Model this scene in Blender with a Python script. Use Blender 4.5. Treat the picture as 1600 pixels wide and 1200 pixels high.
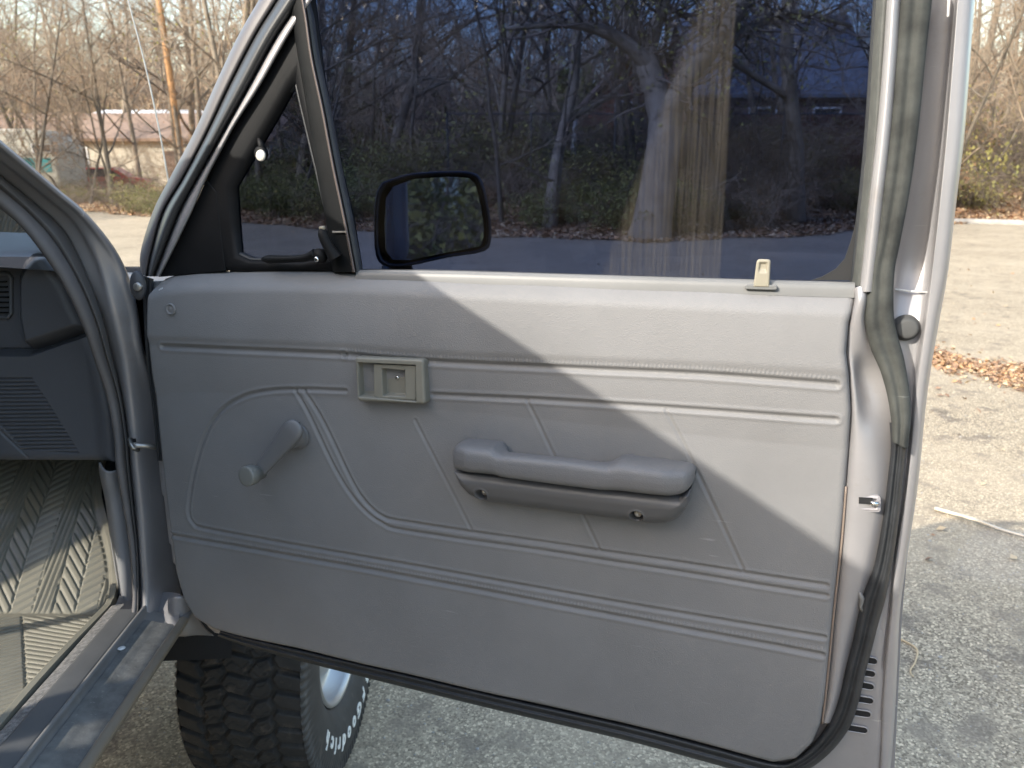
import bpy, math, random
import numpy as np
from mathutils import Vector, Matrix

random.seed(7); rng = np.random.default_rng(11)
S = bpy.context.scene
for o in list(bpy.data.objects): bpy.data.objects.remove(o)
COL = S.collection

# ------------------------------------------------------------------ camera, world, sun, exposure
CAMZ = 1.55
PITCH = 16.563
FPX = 1160.0
cam = bpy.data.cameras.new('camera'); camo = bpy.data.objects.new('camera', cam); COL.objects.link(camo)
camo.location = (0, 0, CAMZ); camo.rotation_euler = (math.radians(90 - PITCH), 0, 0)
cam.sensor_width = 36; cam.lens = 36 * FPX / 1600; cam.clip_start = .02; cam.clip_end = 900
cam.dof.use_dof = True; cam.dof.focus_distance = 1.08; cam.dof.aperture_fstop = 8.0
S.camera = camo
SUN_EL = 31.0; SUN_DIR = 52.0          # light travels towards this azimuth, measured from +Y to +X
w = bpy.data.worlds.new('World'); S.world = w; w.use_nodes = True
nt = w.node_tree; nt.nodes.clear()
sky = nt.nodes.new('ShaderNodeTexSky'); sky.sky_type = 'NISHITA'; sky.sun_disc = False
sky.sun_elevation = math.radians(SUN_EL); sky.sun_rotation = math.radians(SUN_DIR + 180)
sky.air_density = 1.5; sky.dust_density = 2.6; sky.ozone_density = 1.0
bg = nt.nodes.new('ShaderNodeBackground'); bg.inputs['Strength'].default_value = .15
wo = nt.nodes.new('ShaderNodeOutputWorld')
nt.links.new(sky.outputs[0], bg.inputs[0]); nt.links.new(bg.outputs[0], wo.inputs[0])
sl = bpy.data.lights.new('sun', 'SUN'); sl.energy = 2.0; sl.angle = math.radians(.5); sl.color = (1, .95, .85)
so = bpy.data.objects.new('sun', sl); COL.objects.link(so)
a = math.radians(SUN_DIR); e = math.radians(SUN_EL)
sd = Vector((math.sin(a) * math.cos(e), math.cos(a) * math.cos(e), -math.sin(e)))
so.rotation_euler = sd.to_track_quat('-Z', 'Y').to_euler(); so.location = (-20, -20, 20)
S.view_settings.view_transform = 'Standard'; S.view_settings.look = 'None'
S.view_settings.exposure = 1.76; S.view_settings.gamma = 1; S.view_settings.use_curve_mapping = False
S.render.engine = 'CYCLES'
S.cycles.max_bounces = 8; S.cycles.transparent_max_bounces = 12

# ------------------------------------------------------------------ frames and measuring
def nrm(v): v = np.array(v, float); return v / np.linalg.norm(v)
pr = math.radians(PITCH)
c2w = np.array([[1, 0, 0], [0, math.sin(pr), math.cos(pr)], [0, math.cos(pr), -math.sin(pr)]])
def ray(x, y): return c2w @ np.array([(x - 800) / FPX, (600 - y) / FPX, 1.])
CP = np.array([0, 0, CAMZ])
TF = nrm(ray(690, 365)); DU = -nrm(ray(-2585, 340)); TU = nrm(np.cross(DU, TF)); TR = nrm(np.cross(TF, TU))
DN = nrm(np.cross(DU, TU))
P0 = CP + ray(240, 430) * 1.19
def D(x, y, n=0.):                      # point of the door plane offset n -> door coordinates (u, v, n)
    r = ray(x, y); t = ((P0 + DN * n - CP) @ DN) / (r @ DN); q = CP + r * t - P0
    return (q @ DU, q @ TU, n)
CL = np.array([(CP - P0) @ TR, (CP - P0) @ TF, (CP - P0) @ TU])
def TT(x, y, ax, val):                  # point of the truck's plane axis = val -> truck coordinates
    r = ray(x, y); r = np.array([r @ TR, r @ TF, r @ TU]); t = (val - CL[ax]) / r[ax]
    return tuple(CL + r * t)
def W(x, y, Y):                         # world point at distance Y
    r = ray(x, y); return tuple(CP + r * (Y / r[1]))
def G(x, y): r = ray(x, y); return tuple(CP + r * (CAMZ / -r[2]))

# ------------------------------------------------------------------ objects
def tag(o, label=None, cat=None, group=None, kind=None):
    if label: o['label'] = label
    if cat: o['category'] = cat
    if group: o['group'] = group
    if kind: o['kind'] = kind
    return o
def link(name, me, parent=None):
    o = bpy.data.objects.new(name, me); COL.objects.link(o)
    if parent is not None: o.parent = parent
    return o
def mesh(name, V, F, mat, smooth=False):
    me = bpy.data.meshes.new(name)
    V = np.asarray(V, dtype=np.float32).reshape(-1, 3)
    if isinstance(F, np.ndarray):
        nF, k = F.shape
        me.vertices.add(len(V)); me.vertices.foreach_set('co', V.ravel())
        me.loops.add(nF * k); me.loops.foreach_set('vertex_index', F.astype(np.int32).ravel())
        me.polygons.add(nF); me.polygons.foreach_set('loop_start', np.arange(0, nF * k, k, dtype=np.int32))
        me.update(calc_edges=True)
    else:
        me.from_pydata([tuple(map(float, v)) for v in V], [], [tuple(map(int, f)) for f in F])
    if smooth: me.polygons.foreach_set('use_smooth', np.ones(len(me.polygons), dtype=bool))
    if mat: me.materials.append(mat)
    me.update(); me.validate()
    return me
class MB:
    def __init__(s): s.V = []; s.F = []; s.n = 0
    def add(s, V, F):
        V = np.asarray(V, float).reshape(-1, 3); s.V.append(V)
        s.F += [tuple(int(i) + s.n for i in f) for f in F]; s.n += len(V); return s
    def box(s, x0, x1, y0, y1, z0, z1):
        V = [(x0,y0,z0),(x1,y0,z0),(x1,y1,z0),(x0,y1,z0),(x0,y0,z1),(x1,y0,z1),(x1,y1,z1),(x0,y1,z1)]
        return s.add(V, [(0,3,2,1),(4,5,6,7),(0,1,5,4),(1,2,6,5),(2,3,7,6),(3,0,4,7)])
    def prism(s, poly, h0, h1, axes=(0, 1, 2)):     # polygon in the first two axes, extruded along the third
        n = len(poly); V = np.zeros((2 * n, 3))
        for i, (p, q) in enumerate(poly):
            for k, h in ((0, h0), (n, h1)):
                V[i + k, axes[0]] = p; V[i + k, axes[1]] = q; V[i + k, axes[2]] = h
        return s.add(V, [tuple(range(n))[::-1], tuple(range(n, 2 * n))] + [(i, (i + 1) % n, n + (i + 1) % n, n + i) for i in range(n)])
    def tube(s, P, r, k=8, cap=True):
        P = np.array(P, float); r = np.broadcast_to(np.array(r, float), (len(P),)); T = np.gradient(P, axis=0)
        T /= np.linalg.norm(T, axis=1)[:, None] + 1e-12
        a = np.array([0, 0, 1.]) if abs(T[0][2]) < .9 else np.array([1., 0, 0])
        V = []
        for i in range(len(P)):
            b = np.cross(T[i], a); b /= np.linalg.norm(b) + 1e-12; c = np.cross(T[i], b); a = -c if False else a
            for j in range(k):
                t = 2 * math.pi * j / k; V.append(P[i] + r[i] * (math.cos(t) * b + math.sin(t) * c))
        F = [(i * k + j, i * k + (j + 1) % k, (i + 1) * k + (j + 1) % k, (i + 1) * k + j) for i in range(len(P) - 1) for j in range(k)]
        if cap: F += [tuple(range(k))[::-1], tuple(range((len(P) - 1) * k, len(P) * k))]
        return s.add(V, F)
    def build(s, name, mat, parent=None, smooth=False, bevel=0, subsurf=0):
        o = link(name, mesh(name, np.concatenate(s.V), s.F, mat, smooth), parent)
        if bevel:
            m = o.modifiers.new('bevel', 'BEVEL'); m.width = bevel; m.segments = 3; m.limit_method = 'ANGLE'
            o.data.polygons.foreach_set('use_smooth', np.ones(len(o.data.polygons), dtype=bool))
            wn = o.modifiers.new('wn', 'WEIGHTED_NORMAL'); wn.keep_sharp = True
        if subsurf:
            m = o.modifiers.new('sub', 'SUBSURF'); m.levels = m.render_levels = subsurf
        return o
def catmull(P, k):                       # smooth resampling of a polyline (rows of any width)
    P = np.asarray(P, float); n = len(P); out = []
    for i in range(n - 1):
        p0 = P[max(i - 1, 0)]; p1 = P[i]; p2 = P[i + 1]; p3 = P[min(i + 2, n - 1)]
        for j in range(k):
            t = j / k
            out.append(.5 * ((2 * p1) + (-p0 + p2) * t + (2 * p0 - 5 * p1 + 4 * p2 - p3) * t * t + (-p0 + 3 * p1 - 3 * p2 + p3) * t ** 3))
    out.append(P[-1]); return np.array(out)
def loft(rows, kr=4, kc=1, closed=False):  # grid surface through rows of points
    A = np.array(rows, float)
    if kr > 1: A = catmull(A, kr)
    if kc > 1: A = catmull(A.transpose(1, 0, 2), kc).transpose(1, 0, 2)
    n, m = A.shape[:2]; V = A.reshape(-1, 3); mm = m if closed else m - 1
    i, j = np.meshgrid(np.arange(n - 1), np.arange(mm), indexing='ij'); i = i.ravel(); j = j.ravel(); j2 = (j + 1) % m
    return V, np.stack([i * m + j, i * m + j2, (i + 1) * m + j2, (i + 1) * m + j], 1)
def solid_sheet(name, rows, mat, parent, kr=4, kc=3, thick=.004, flip=False):
    V, F = loft(rows, kr, kc)
    if flip: F = F[:, ::-1]
    o = link(name, mesh(name, V, F, mat, True), parent)
    m = o.modifiers.new('solid', 'SOLIDIFY'); m.thickness = thick; m.offset = -1
    return o
def seg_dist(X, Y, pl):
    d = np.full(X.shape, 1e9); 
    for (x0, y0), (x1, y1) in zip(pl[:-1], pl[1:]):
        dx, dy = x1 - x0, y1 - y0; L = dx * dx + dy * dy + 1e-15
        t = np.clip(((X - x0) * dx + (Y - y0) * dy) / L, 0, 1)
        d = np.minimum(d, np.hypot(X - x0 - t * dx, Y - y0 - t * dy))
    return d
def inside(X, Y, poly):
    r = np.zeros(X.shape, bool); n = len(poly)
    for i in range(n):
        x0, y0 = poly[i]; x1, y1 = poly[(i + 1) % n]
        if y0 == y1: continue
        r ^= ((y0 > Y) != (y1 > Y)) & (X < (x1 - x0) * (Y - y0) / (y1 - y0) + x0)
    return r
def relief(poly, cell, h, depth=.01, frame=None):
    """solid sheet with outline poly whose front height is h(x, y, distance to the edge)"""
    P = np.array(poly)[:, :2]; lo = P.min(0) - cell; hi = P.max(0) + cell
    nx, ny = (np.ceil((hi - lo) / cell).astype(int) + 1)
    gx = lo[0] + np.arange(nx) * cell; gy = lo[1] + np.arange(ny) * cell
    cx, cy = np.meshgrid(gx[:-1] + cell / 2, gy[:-1] + cell / 2, indexing='ij')
    K = inside(cx, cy, P); X, Y = np.meshgrid(gx, gy, indexing='ij')
    ring = [tuple(p) for p in P] + [tuple(P[0])]
    dist = seg_dist(X, Y, ring)
    Kp = np.pad(K, 1); touch = Kp[:-1, :-1] | Kp[1:, :-1] | Kp[:-1, 1:] | Kp[1:, 1:]
    full = Kp[:-1, :-1] & Kp[1:, :-1] & Kp[:-1, 1:] & Kp[1:, 1:]
    bd = touch & ~full
    bx = X[bd]; by = Y[bd]; best = np.full(bx.shape, 1e9); sx = bx.copy(); sy = by.copy()
    for (x0, y0), (x1, y1) in zip(ring[:-1], ring[1:]):
        dx, dy = x1 - x0, y1 - y0; L = dx * dx + dy * dy + 1e-15
        t = np.clip(((bx - x0) * dx + (by - y0) * dy) / L, 0, 1); qx = x0 + t * dx; qy = y0 + t * dy
        d = np.hypot(bx - qx, by - qy); m = d < best; best[m] = d[m]; sx[m] = qx[m]; sy[m] = qy[m]
    X[bd] = sx; Y[bd] = sy; dist[bd] = 0
    idx = -np.ones(X.shape, int); idx[touch] = np.arange(touch.sum())
    Z = h(X[touch], Y[touch], dist[touch])
    V = np.stack([X[touch], Y[touch], Z], 1)
    i, j = np.nonzero(K)
    F = np.stack([idx[i, j], idx[i + 1, j], idx[i + 1, j + 1], idx[i, j + 1]], 1)
    E = []
    for di, dj, a, b in ((0, -1, (0, 0), (1, 0)), (1, 0, (1, 0), (1, 1)), (0, 1, (1, 1), (0, 1)), (-1, 0, (0, 1), (0, 0))):
        m = ~Kp[1 + i + di, 1 + j + dj]; ii = i[m]; jj = j[m]
        E.append(np.stack([idx[ii + a[0], jj + a[1]], idx[ii + b[0], jj + b[1]]], 1))
    E = np.concatenate(E); n0 = len(V); A = V[E[:, 0]]; B = V[E[:, 1]]
    A2 = A.copy(); B2 = B.copy(); A2[:, 2] = -depth; B2[:, 2] = -depth
    m = len(E); SV = np.concatenate([A, B, B2, A2]); r = np.arange(m)
    SF = np.stack([n0 + r, n0 + 3 * m + r, n0 + 2 * m + r, n0 + m + r], 1)
    V = np.concatenate([V, SV]); F = np.concatenate([F, SF])
    if frame: V = frame(V)
    return V, F
def sm(t): t = np.clip(t, 0, 1); return t * t * (3 - 2 * t)
def rnd_edge(d, r): t = np.clip(d / r, 0, 1); return r * (np.sqrt(np.clip(1 - (1 - t) ** 2, 0, 1)) - 1)
def roundpoly(P, r, k=5):
    out = []; n = len(P); r = [r] * n if np.isscalar(r) else r
    for i in range(n):
        p = np.array(P[i][:2], float); a = np.array(P[i - 1][:2], float) - p; b = np.array(P[(i + 1) % n][:2], float) - p
        la, lb = np.linalg.norm(a), np.linalg.norm(b); rr = min(r[i], la * .48, lb * .48)
        if rr < 1e-6: out.append(tuple(p)); continue
        A = p + a / la * rr; B = p + b / lb * rr
        for j in range(k + 1):
            t = j / k; out.append(tuple((1 - t) ** 2 * A + 2 * t * (1 - t) * p + t * t * B))
    return out
def lathe(prof, k=48, axis=0):           # prof: (axial, radius)
    P = np.array(prof, float); th = np.arange(k) / k * 2 * math.pi; V = np.zeros((k, len(P), 3)); o = [i for i in range(3) if i != axis]
    V[:, :, axis] = P[None, :, 0]; V[:, :, o[0]] = P[None, :, 1] * np.cos(th)[:, None]; V[:, :, o[1]] = P[None, :, 1] * np.sin(th)[:, None]
    V = np.concatenate([V, V[:1]]); return loft(V, 1, 1)

# ------------------------------------------------------------------ materials
def mat(name, col, rough=.6, metal=0., var=.0, vscale=8., bump=0., bscale=300., col2=None, spec=.5, dirt=None, coat=0., bdist=.001, bkind='noise'):
    m = bpy.data.materials.new(name); m.use_nodes = True; t = m.node_tree; b = t.nodes['Principled BSDF']
    b.inputs['Roughness'].default_value = rough; b.inputs['Metallic'].default_value = metal
    b.inputs['Specular IOR Level'].default_value = spec; b.inputs['Coat Weight'].default_value = coat
    b.inputs['Base Color'].default_value = (*col, 1)
    tc = t.nodes.new('ShaderNodeTexCoord'); L = t.links
    last = None
    if var or col2:
        n = t.nodes.new('ShaderNodeTexNoise'); n.inputs['Scale'].default_value = vscale; n.inputs['Detail'].default_value = 6; n.inputs['Roughness'].default_value = .6
        L.new(tc.outputs['Object'], n.inputs['Vector'])
        r = t.nodes.new('ShaderNodeValToRGB'); r.color_ramp.elements[0].position = .33; r.color_ramp.elements[1].position = .67
        c2 = col2 or tuple(min(1, c * (1 + var)) for c in col); c1 = col if col2 else tuple(c * (1 - var) for c in col)
        r.color_ramp.elements[0].color = (*c1, 1); r.color_ramp.elements[1].color = (*c2, 1)
        L.new(n.outputs[0], r.inputs[0]); last = r.outputs[0]
    if dirt:                              # (colour, scale, threshold, amount)
        n = t.nodes.new('ShaderNodeTexNoise'); n.inputs['Scale'].default_value = dirt[1]; n.inputs['Detail'].default_value = 9; n.inputs['Roughness'].default_value = .7
        L.new(tc.outputs['Object'], n.inputs['Vector'])
        r = t.nodes.new('ShaderNodeMapRange'); r.inputs[1].default_value = dirt[2]; r.inputs[2].default_value = dirt[2] + .12; r.inputs[4].default_value = dirt[3]
        L.new(n.outputs[0], r.inputs[0])
        mx = t.nodes.new('ShaderNodeMix'); mx.data_type = 'RGBA'; mx.inputs[6].default_value = (*col, 1); mx.inputs[7].default_value = (*dirt[0], 1)
        L.new(r.outputs[0], mx.inputs[0]); 
        if last: L.new(last, mx.inputs[6])
        last = mx.outputs[2]
    if last: L.new(last, b.inputs['Base Color'])
    if bump:
        if bkind == 'voronoi':
            n = t.nodes.new('ShaderNodeTexVoronoi'); n.inputs['Scale'].default_value = bscale; out = n.outputs['Distance']
        else:
            n = t.nodes.new('ShaderNodeTexNoise'); n.inputs['Scale'].default_value = bscale; n.inputs['Detail'].default_value = 4; out = n.outputs[0]
        L.new(tc.outputs['Object'], n.inputs['Vector'])
        bp = t.nodes.new('ShaderNodeBump'); bp.inputs['Strength'].default_value = bump; bp.inputs['Distance'].default_value = bdist
        L.new(out, bp.inputs['Height']); L.new(bp.outputs[0], b.inputs['Normal'])
    return m
M = {}
M['vinyl'] = mat('vinyl', (.186, .183, .183), .56, spec=.35, var=.085, vscale=4, bump=.45, bscale=760, bkind='voronoi', bdist=.0006, dirt=((.42, .42, .42), 26, .70, .35))
def scuffs(m, amount=.5, col=(.5, .5, .5)):
    t = m.node_tree; L = t.links; b = t.nodes['Principled BSDF']; tc = [n for n in t.nodes if n.type == 'TEX_COORD'][0]; src = b.inputs['Base Color'].links[0].from_socket
    tot = None
    for rot, sc in ((.5, (9, 150, 5)), (-.9, (12, 190, 5)), (1.3, (7, 120, 5))):
        mp = t.nodes.new('ShaderNodeMapping'); mp.inputs['Rotation'].default_value = (0, 0, rot); mp.inputs['Scale'].default_value = sc; L.new(tc.outputs['Object'], mp.inputs[0])
        n = t.nodes.new('ShaderNodeTexNoise'); n.inputs['Scale'].default_value = 1; n.inputs['Detail'].default_value = 3; L.new(mp.outputs[0], n.inputs['Vector'])
        r = t.nodes.new('ShaderNodeMapRange'); r.inputs[1].default_value = .735; r.inputs[2].default_value = .80; L.new(n.outputs[0], r.inputs[0])
        if tot is None: tot = r.outputs[0]
        else:
            ad = t.nodes.new('ShaderNodeMath'); ad.operation = 'MAXIMUM'; L.new(tot, ad.inputs[0]); L.new(r.outputs[0], ad.inputs[1]); tot = ad.outputs[0]
    ml = t.nodes.new('ShaderNodeMath'); ml.operation = 'MULTIPLY'; ml.inputs[1].default_value = amount; L.new(tot, ml.inputs[0])
    mx = t.nodes.new('ShaderNodeMix'); mx.data_type = 'RGBA'; mx.inputs[7].default_value = (*col, 1); L.new(ml.outputs[0], mx.inputs[0]); L.new(src, mx.inputs[6]); L.new(mx.outputs[2], b.inputs['Base Color'])
M['vinyl_dark'] = mat('vinyl_dark', (.125, .13, .14), .5, var=.07, vscale=14, bump=.35, bscale=700, bkind='voronoi', bdist=.0005)
M['paint'] = mat('paint', (.31, .30, .305), .4, metal=.35, var=.06, vscale=9, dirt=((.23, .2, .17), 12, .6, .35), coat=.15, bump=.04, bscale=60)
M['paint_flat'] = mat('paint_flat', (.30, .285, .295), .5, metal=.2, var=.08, vscale=18, dirt=((.16, .14, .12), 10, .58, .5), bump=.1, bscale=90)
M['trim_brown'] = mat('trim_brown', (.15, .14, .138), .75, var=.12, vscale=10, bump=.12, bscale=200)
M['black_rubber'] = mat('black_rubber', (.022, .024, .027), .5, var=.25, vscale=30, bump=.3, bscale=160, dirt=((.2, .2, .19), 55, .68, .5))
M['aged_rubber'] = mat('aged_rubber', (.03, .031, .029), .8, spec=.2, col2=(.075, .078, .072), vscale=18, bump=.3, bscale=80, dirt=((.35, .36, .35), 40, .67, .6))
M['black_plastic'] = mat('black_plastic', (.007, .0072, .008), .6, spec=.18, var=.2, vscale=20, bump=.1, bscale=300)
M['bar_grey'] = mat('bar_grey', (.008, .0085, .009), .55, spec=.12, var=.2, vscale=30, dirt=((.3, .28, .25), 60, .7, .4))
M['olive'] = mat('olive', (.19, .182, .152), .45, var=.05, vscale=20, bump=.08, bscale=400)
M['olive_dark'] = mat('olive_dark', (.12, .118, .1), .5)
M['beige'] = mat('beige', (.26, .235, .18), .5, var=.05)
M['chrome'] = mat('chrome', (.75, .74, .72), .2, metal=1)
M['white'] = mat('white', (.75, .75, .74), .5)
M['steel'] = mat('steel', (.42, .4, .37), .38, metal=.8, var=.2, vscale=60)
M['dark'] = mat('dark', (.008, .008, .009), .8)
M['belt'] = mat('belt', (.15, .15, .147), .45, var=.08)
M['carpet'] = mat('carpet', (.04, .04, .042), .95, var=.3, vscale=120, bump=.8, bscale=500)
M['grit'] = mat('grit', (.14, .138, .13), .7, var=.25, vscale=50, dirt=((.33, .32, .3), 170, .6, .7), bump=.4, bscale=300)
M['mat_rubber'] = mat('mat_rubber', (.235, .218, .172), .55, var=.12, vscale=10, dirt=((.34, .3, .22), 30, .62, .5), bump=.15, bscale=200)
M['tyre'] = mat('tyre', (.028, .027, .026), .78, var=.25, vscale=25, dirt=((.16, .13, .105), 22, .55, .45), bump=.3, bscale=220)
M['sidewall'] = mat('sidewall', (.035, .034, .034), .65, var=.2, vscale=25, dirt=((.15, .13, .11), 12, .58, .45))
M['dash_top'] = mat('dash_top', (.2, .23, .24), .5, var=.04, bump=.3, bscale=500)

scuffs(M['vinyl'], .45, (.42, .42, .42)); scuffs(M['paint'], .5, (.6, .59, .57)); scuffs(M['black_rubber'], .5, (.2, .2, .2)); scuffs(M['aged_rubber'], .7, (.3, .3, .29))

def glass_mat(name, tint, streaky=False, rough=0.0, refl=1.0):
    m = bpy.data.materials.new(name); m.use_nodes = True; t = m.node_tree; t.nodes.clear(); L = t.links
    out = t.nodes.new('ShaderNodeOutputMaterial'); tr = t.nodes.new('ShaderNodeBsdfTransparent'); tr.inputs[0].default_value = (*tint, 1)
    gl = t.nodes.new('ShaderNodeBsdfGlossy'); gl.inputs['Roughness'].default_value = rough
    fr = t.nodes.new('ShaderNodeFresnel'); fr.inputs[0].default_value = 1.28
    mx = t.nodes.new('ShaderNodeMixShader'); L.new(fr.outputs[0], mx.inputs[0]); L.new(tr.outputs[0], mx.inputs[1]); L.new(gl.outputs[0], mx.inputs[2])
    last = mx.outputs[0]
    if streaky:                              # vertical tan streaks mixed over the pane, between two wavy limits
        tc = t.nodes.new('ShaderNodeTexCoord'); sp = t.nodes.new('ShaderNodeSeparateXYZ'); L.new(tc.outputs['Object'], sp.inputs[0])
        mp = t.nodes.new('ShaderNodeMapping'); mp.inputs['Scale'].default_value = (260, 7, 1); L.new(tc.outputs['Object'], mp.inputs[0])
        no = t.nodes.new('ShaderNodeTexNoise'); no.inputs['Scale'].default_value = 1; no.inputs['Detail'].default_value = 5; L.new(mp.outputs[0], no.inputs['Vector'])
        # left limit moves outwards downwards
        ml = t.nodes.new('ShaderNodeMath'); ml.operation = 'MULTIPLY_ADD'; ml.inputs[1].default_value = .33; ml.inputs[2].default_value = .715
        L.new(sp.outputs[1], ml.inputs[0])
        a1 = t.nodes.new('ShaderNodeMath'); a1.operation = 'SUBTRACT'; L.new(sp.outputs[0], a1.inputs[0]); L.new(ml.outputs[0], a1.inputs[1])
        r1 = t.nodes.new('ShaderNodeMapRange'); r1.inputs[1].default_value = 0; r1.inputs[2].default_value = .012; L.new(a1.outputs[0], r1.inputs[0])
        r2 = t.nodes.new('ShaderNodeMapRange'); r2.inputs[1].default_value = .876; r2.inputs[2].default_value = .872; L.new(sp.outputs[0], r2.inputs[0])
        r3 = t.nodes.new('ShaderNodeMapRange'); r3.inputs[1].default_value = .36; r3.inputs[2].default_value = .70; r3.inputs[3].default_value = .25; r3.inputs[4].default_value = 1.; L.new(no.outputs[0], r3.inputs[0])
        p1 = t.nodes.new('ShaderNodeMath'); p1.operation = 'MULTIPLY'; L.new(r1.outputs[0], p1.inputs[0]); L.new(r2.outputs[0], p1.inputs[1])
        p2 = t.nodes.new('ShaderNodeMath'); p2.operation = 'MULTIPLY'; L.new(p1.outputs[0], p2.inputs[0]); L.new(r3.outputs[0], p2.inputs[1])
        n2 = t.nodes.new('ShaderNodeTexNoise'); n2.inputs['Scale'].default_value = 9; n2.inputs['Detail'].default_value = 8; L.new(tc.outputs['Object'], n2.inputs['Vector'])
        r4 = t.nodes.new('ShaderNodeMapRange'); r4.inputs[1].default_value = .45; r4.inputs[2].default_value = .75; r4.inputs[4].default_value = .012; L.new(n2.outputs[0], r4.inputs[0])
        p3 = t.nodes.new('ShaderNodeMath'); p3.operation = 'MULTIPLY_ADD'; p3.inputs[1].default_value = STREAK_MIX; L.new(p2.outputs[0], p3.inputs[0]); L.new(r4.outputs[0], p3.inputs[2])
        df = t.nodes.new('ShaderNodeBsdfDiffuse'); df.inputs[0].default_value = (.34, .29, .21, 1)
        tl = t.nodes.new('ShaderNodeBsdfTranslucent'); tl.inputs[0].default_value = (.34, .29, .21, 1)
        m2 = t.nodes.new('ShaderNodeMixShader'); L.new(p3.outputs[0], m2.inputs[0]); L.new(last, m2.inputs[1]); L.new(df.outputs[0], m2.inputs[2]); last = m2.outputs[0]
    L.new(last, out.inputs[0]); return m
STREAK_MIX = .078
M['tint_glass'] = glass_mat('tint_glass', (.25, .30, .435), True)
M['vent_glass'] = glass_mat('vent_glass', (.25, .29, .39))
M['clear_glass'] = glass_mat('clear_glass', (.93, .96, .94))

# ------------------------------------------------------------------ ground
def asphalt():
    m = bpy.data.materials.new('asphalt'); m.use_nodes = True; t = m.node_tree; L = t.links; b = t.nodes['Principled BSDF']
    tc = t.nodes.new('ShaderNodeTexCoord'); b.inputs['Roughness'].default_value = .9; b.inputs['Specular IOR Level'].default_value = .25
    v = t.nodes.new('ShaderNodeTexVoronoi'); v.inputs['Scale'].default_value = 165; L.new(tc.outputs['Object'], v.inputs['Vector'])
    sp = t.nodes.new('ShaderNodeSeparateColor'); L.new(v.outputs['Color'], sp.inputs[0])
    r = t.nodes.new('ShaderNodeValToRGB'); els = r.color_ramp.elements
    els[0].position = 0; els[0].color = (.12, .094, .066, 1); els[1].position = 1; els[1].color = (.76, .62, .43, 1)
    x = els.new(.45); x.color = (.30, .242, .170, 1); x = els.new(.8); x.color = (.43, .35, .245, 1)
    L.new(sp.outputs[0], r.inputs[0])
    n = t.nodes.new('ShaderNodeTexNoise'); n.inputs['Scale'].default_value = 5.5; n.inputs['Detail'].default_value = 8; n.inputs['Roughness'].default_value = .65; L.new(tc.outputs['Object'], n.inputs['Vector'])
    r2 = t.nodes.new('ShaderNodeMapRange'); r2.inputs[1].default_value = .53; r2.inputs[2].default_value = .62; r2.inputs[4].default_value = .68; L.new(n.outputs[0], r2.inputs[0])
    mx = t.nodes.new('ShaderNodeMix'); mx.data_type = 'RGBA'; mx.inputs[7].default_value = (.12, .097, .08, 1); L.new(r2.outputs[0], mx.inputs[0]); L.new(r.outputs[0], mx.inputs[6])
    n3 = t.nodes.new('ShaderNodeTexNoise'); n3.inputs['Scale'].default_value = .8; n3.inputs['Detail'].default_value = 10; n3.inputs['Roughness'].default_value = .7; L.new(tc.outputs['Object'], n3.inputs['Vector'])
    r3 = t.nodes.new('ShaderNodeMapRange'); r3.inputs[1].default_value = .35; r3.inputs[2].default_value = .7; r3.inputs[3].default_value = .0; r3.inputs[4].default_value = .75; L.new(n3.outputs[0], r3.inputs[0])
    mx2 = t.nodes.new('ShaderNodeMix'); mx2.data_type = 'RGBA'; mx2.inputs[7].default_value = (.49, .40, .285, 1); L.new(r3.outputs[0], mx2.inputs[0]); L.new(mx.outputs[2], mx2.inputs[6])
    # the stones fade into the patches: keep 60% of the stone contrast
    L.new(mx2.outputs[2], b.inputs['Base Color'])
    n4 = t.nodes.new('ShaderNodeTexNoise'); n4.inputs['Scale'].default_value = 60; n4.inputs['Detail'].default_value = 6; L.new(tc.outputs['Object'], n4.inputs['Vector'])
    ad = t.nodes.new('ShaderNodeMath'); ad.operation = 'ADD'; L.new(sp.outputs[1], ad.inputs[0]); L.new(n4.outputs[0], ad.inputs[1])
    bp = t.nodes.new('ShaderNodeBump'); bp.inputs['Strength'].default_value = .7; bp.inputs['Distance'].default_value = .004; L.new(ad.outputs[0], bp.inputs['Height']); L.new(bp.outputs[0], b.inputs['Normal'])
    return m
M['asphalt'] = asphalt()
o = MB().add([(-300, -60, 0), (300, -60, 0), (300, 500, 0), (-300, 500, 0)], [(0, 1, 2, 3)]).build('ground', M['asphalt']); tag(o, kind='structure')
edge_line = [(-120, 34), (-40, 30), (-20, 26.5), (-13.5, 24.5), (-8, 20.5), (-3, 17.2), (1, 15.6), (3, 15.1), (6, 16.2), (9, 18.2), (12.6, 20.1), (18, 21.5), (30, 24), (120, 34)]
ex = np.array([p[0] for p in edge_line]) * 1.033; ey = np.array([p[1] for p in edge_line]) * 1.033
def edge_y(x): return np.interp(x, ex, ey) + .18 * np.sin(x * 1.7) + .1 * np.sin(x * 4.1)
def floor_z(x, y):
    d = y - edge_y(x); bank = np.interp(x, [-60, -14, -5, 2, 40], [.15, .2, .8, 1.5, 1.6])
    return .012 + bank * sm((d - .3) / 9.) + .05 * sm(d / 2) * (np.sin(x * 1.3 + y) * np.sin(y * .9))
M['litter'] = mat('litter', (.20, .115, .06), .95, col2=(.44, .27, .15), vscale=3.2, bump=1., bscale=30, bdist=.03, dirt=((.16, .17, .06), .5, .56, .7))
xs = np.concatenate([np.linspace(-120, -30, 30), np.linspace(-29, 29, 200), np.linspace(30, 120, 30)]); ts = np.concatenate([np.linspace(0, 12, 50), np.linspace(13, 160, 30)])
X, Tt = np.meshgrid(xs, ts, indexing='ij'); Y = edge_y(X) + Tt; Z = floor_z(X, Y)
V, F = loft(np.stack([X, Y, Z], 2), 1, 1); o = link('forest_floor', mesh('forest_floor', V, F[:, ::-1], M['litter'], True)); tag(o, kind='structure')

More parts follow.
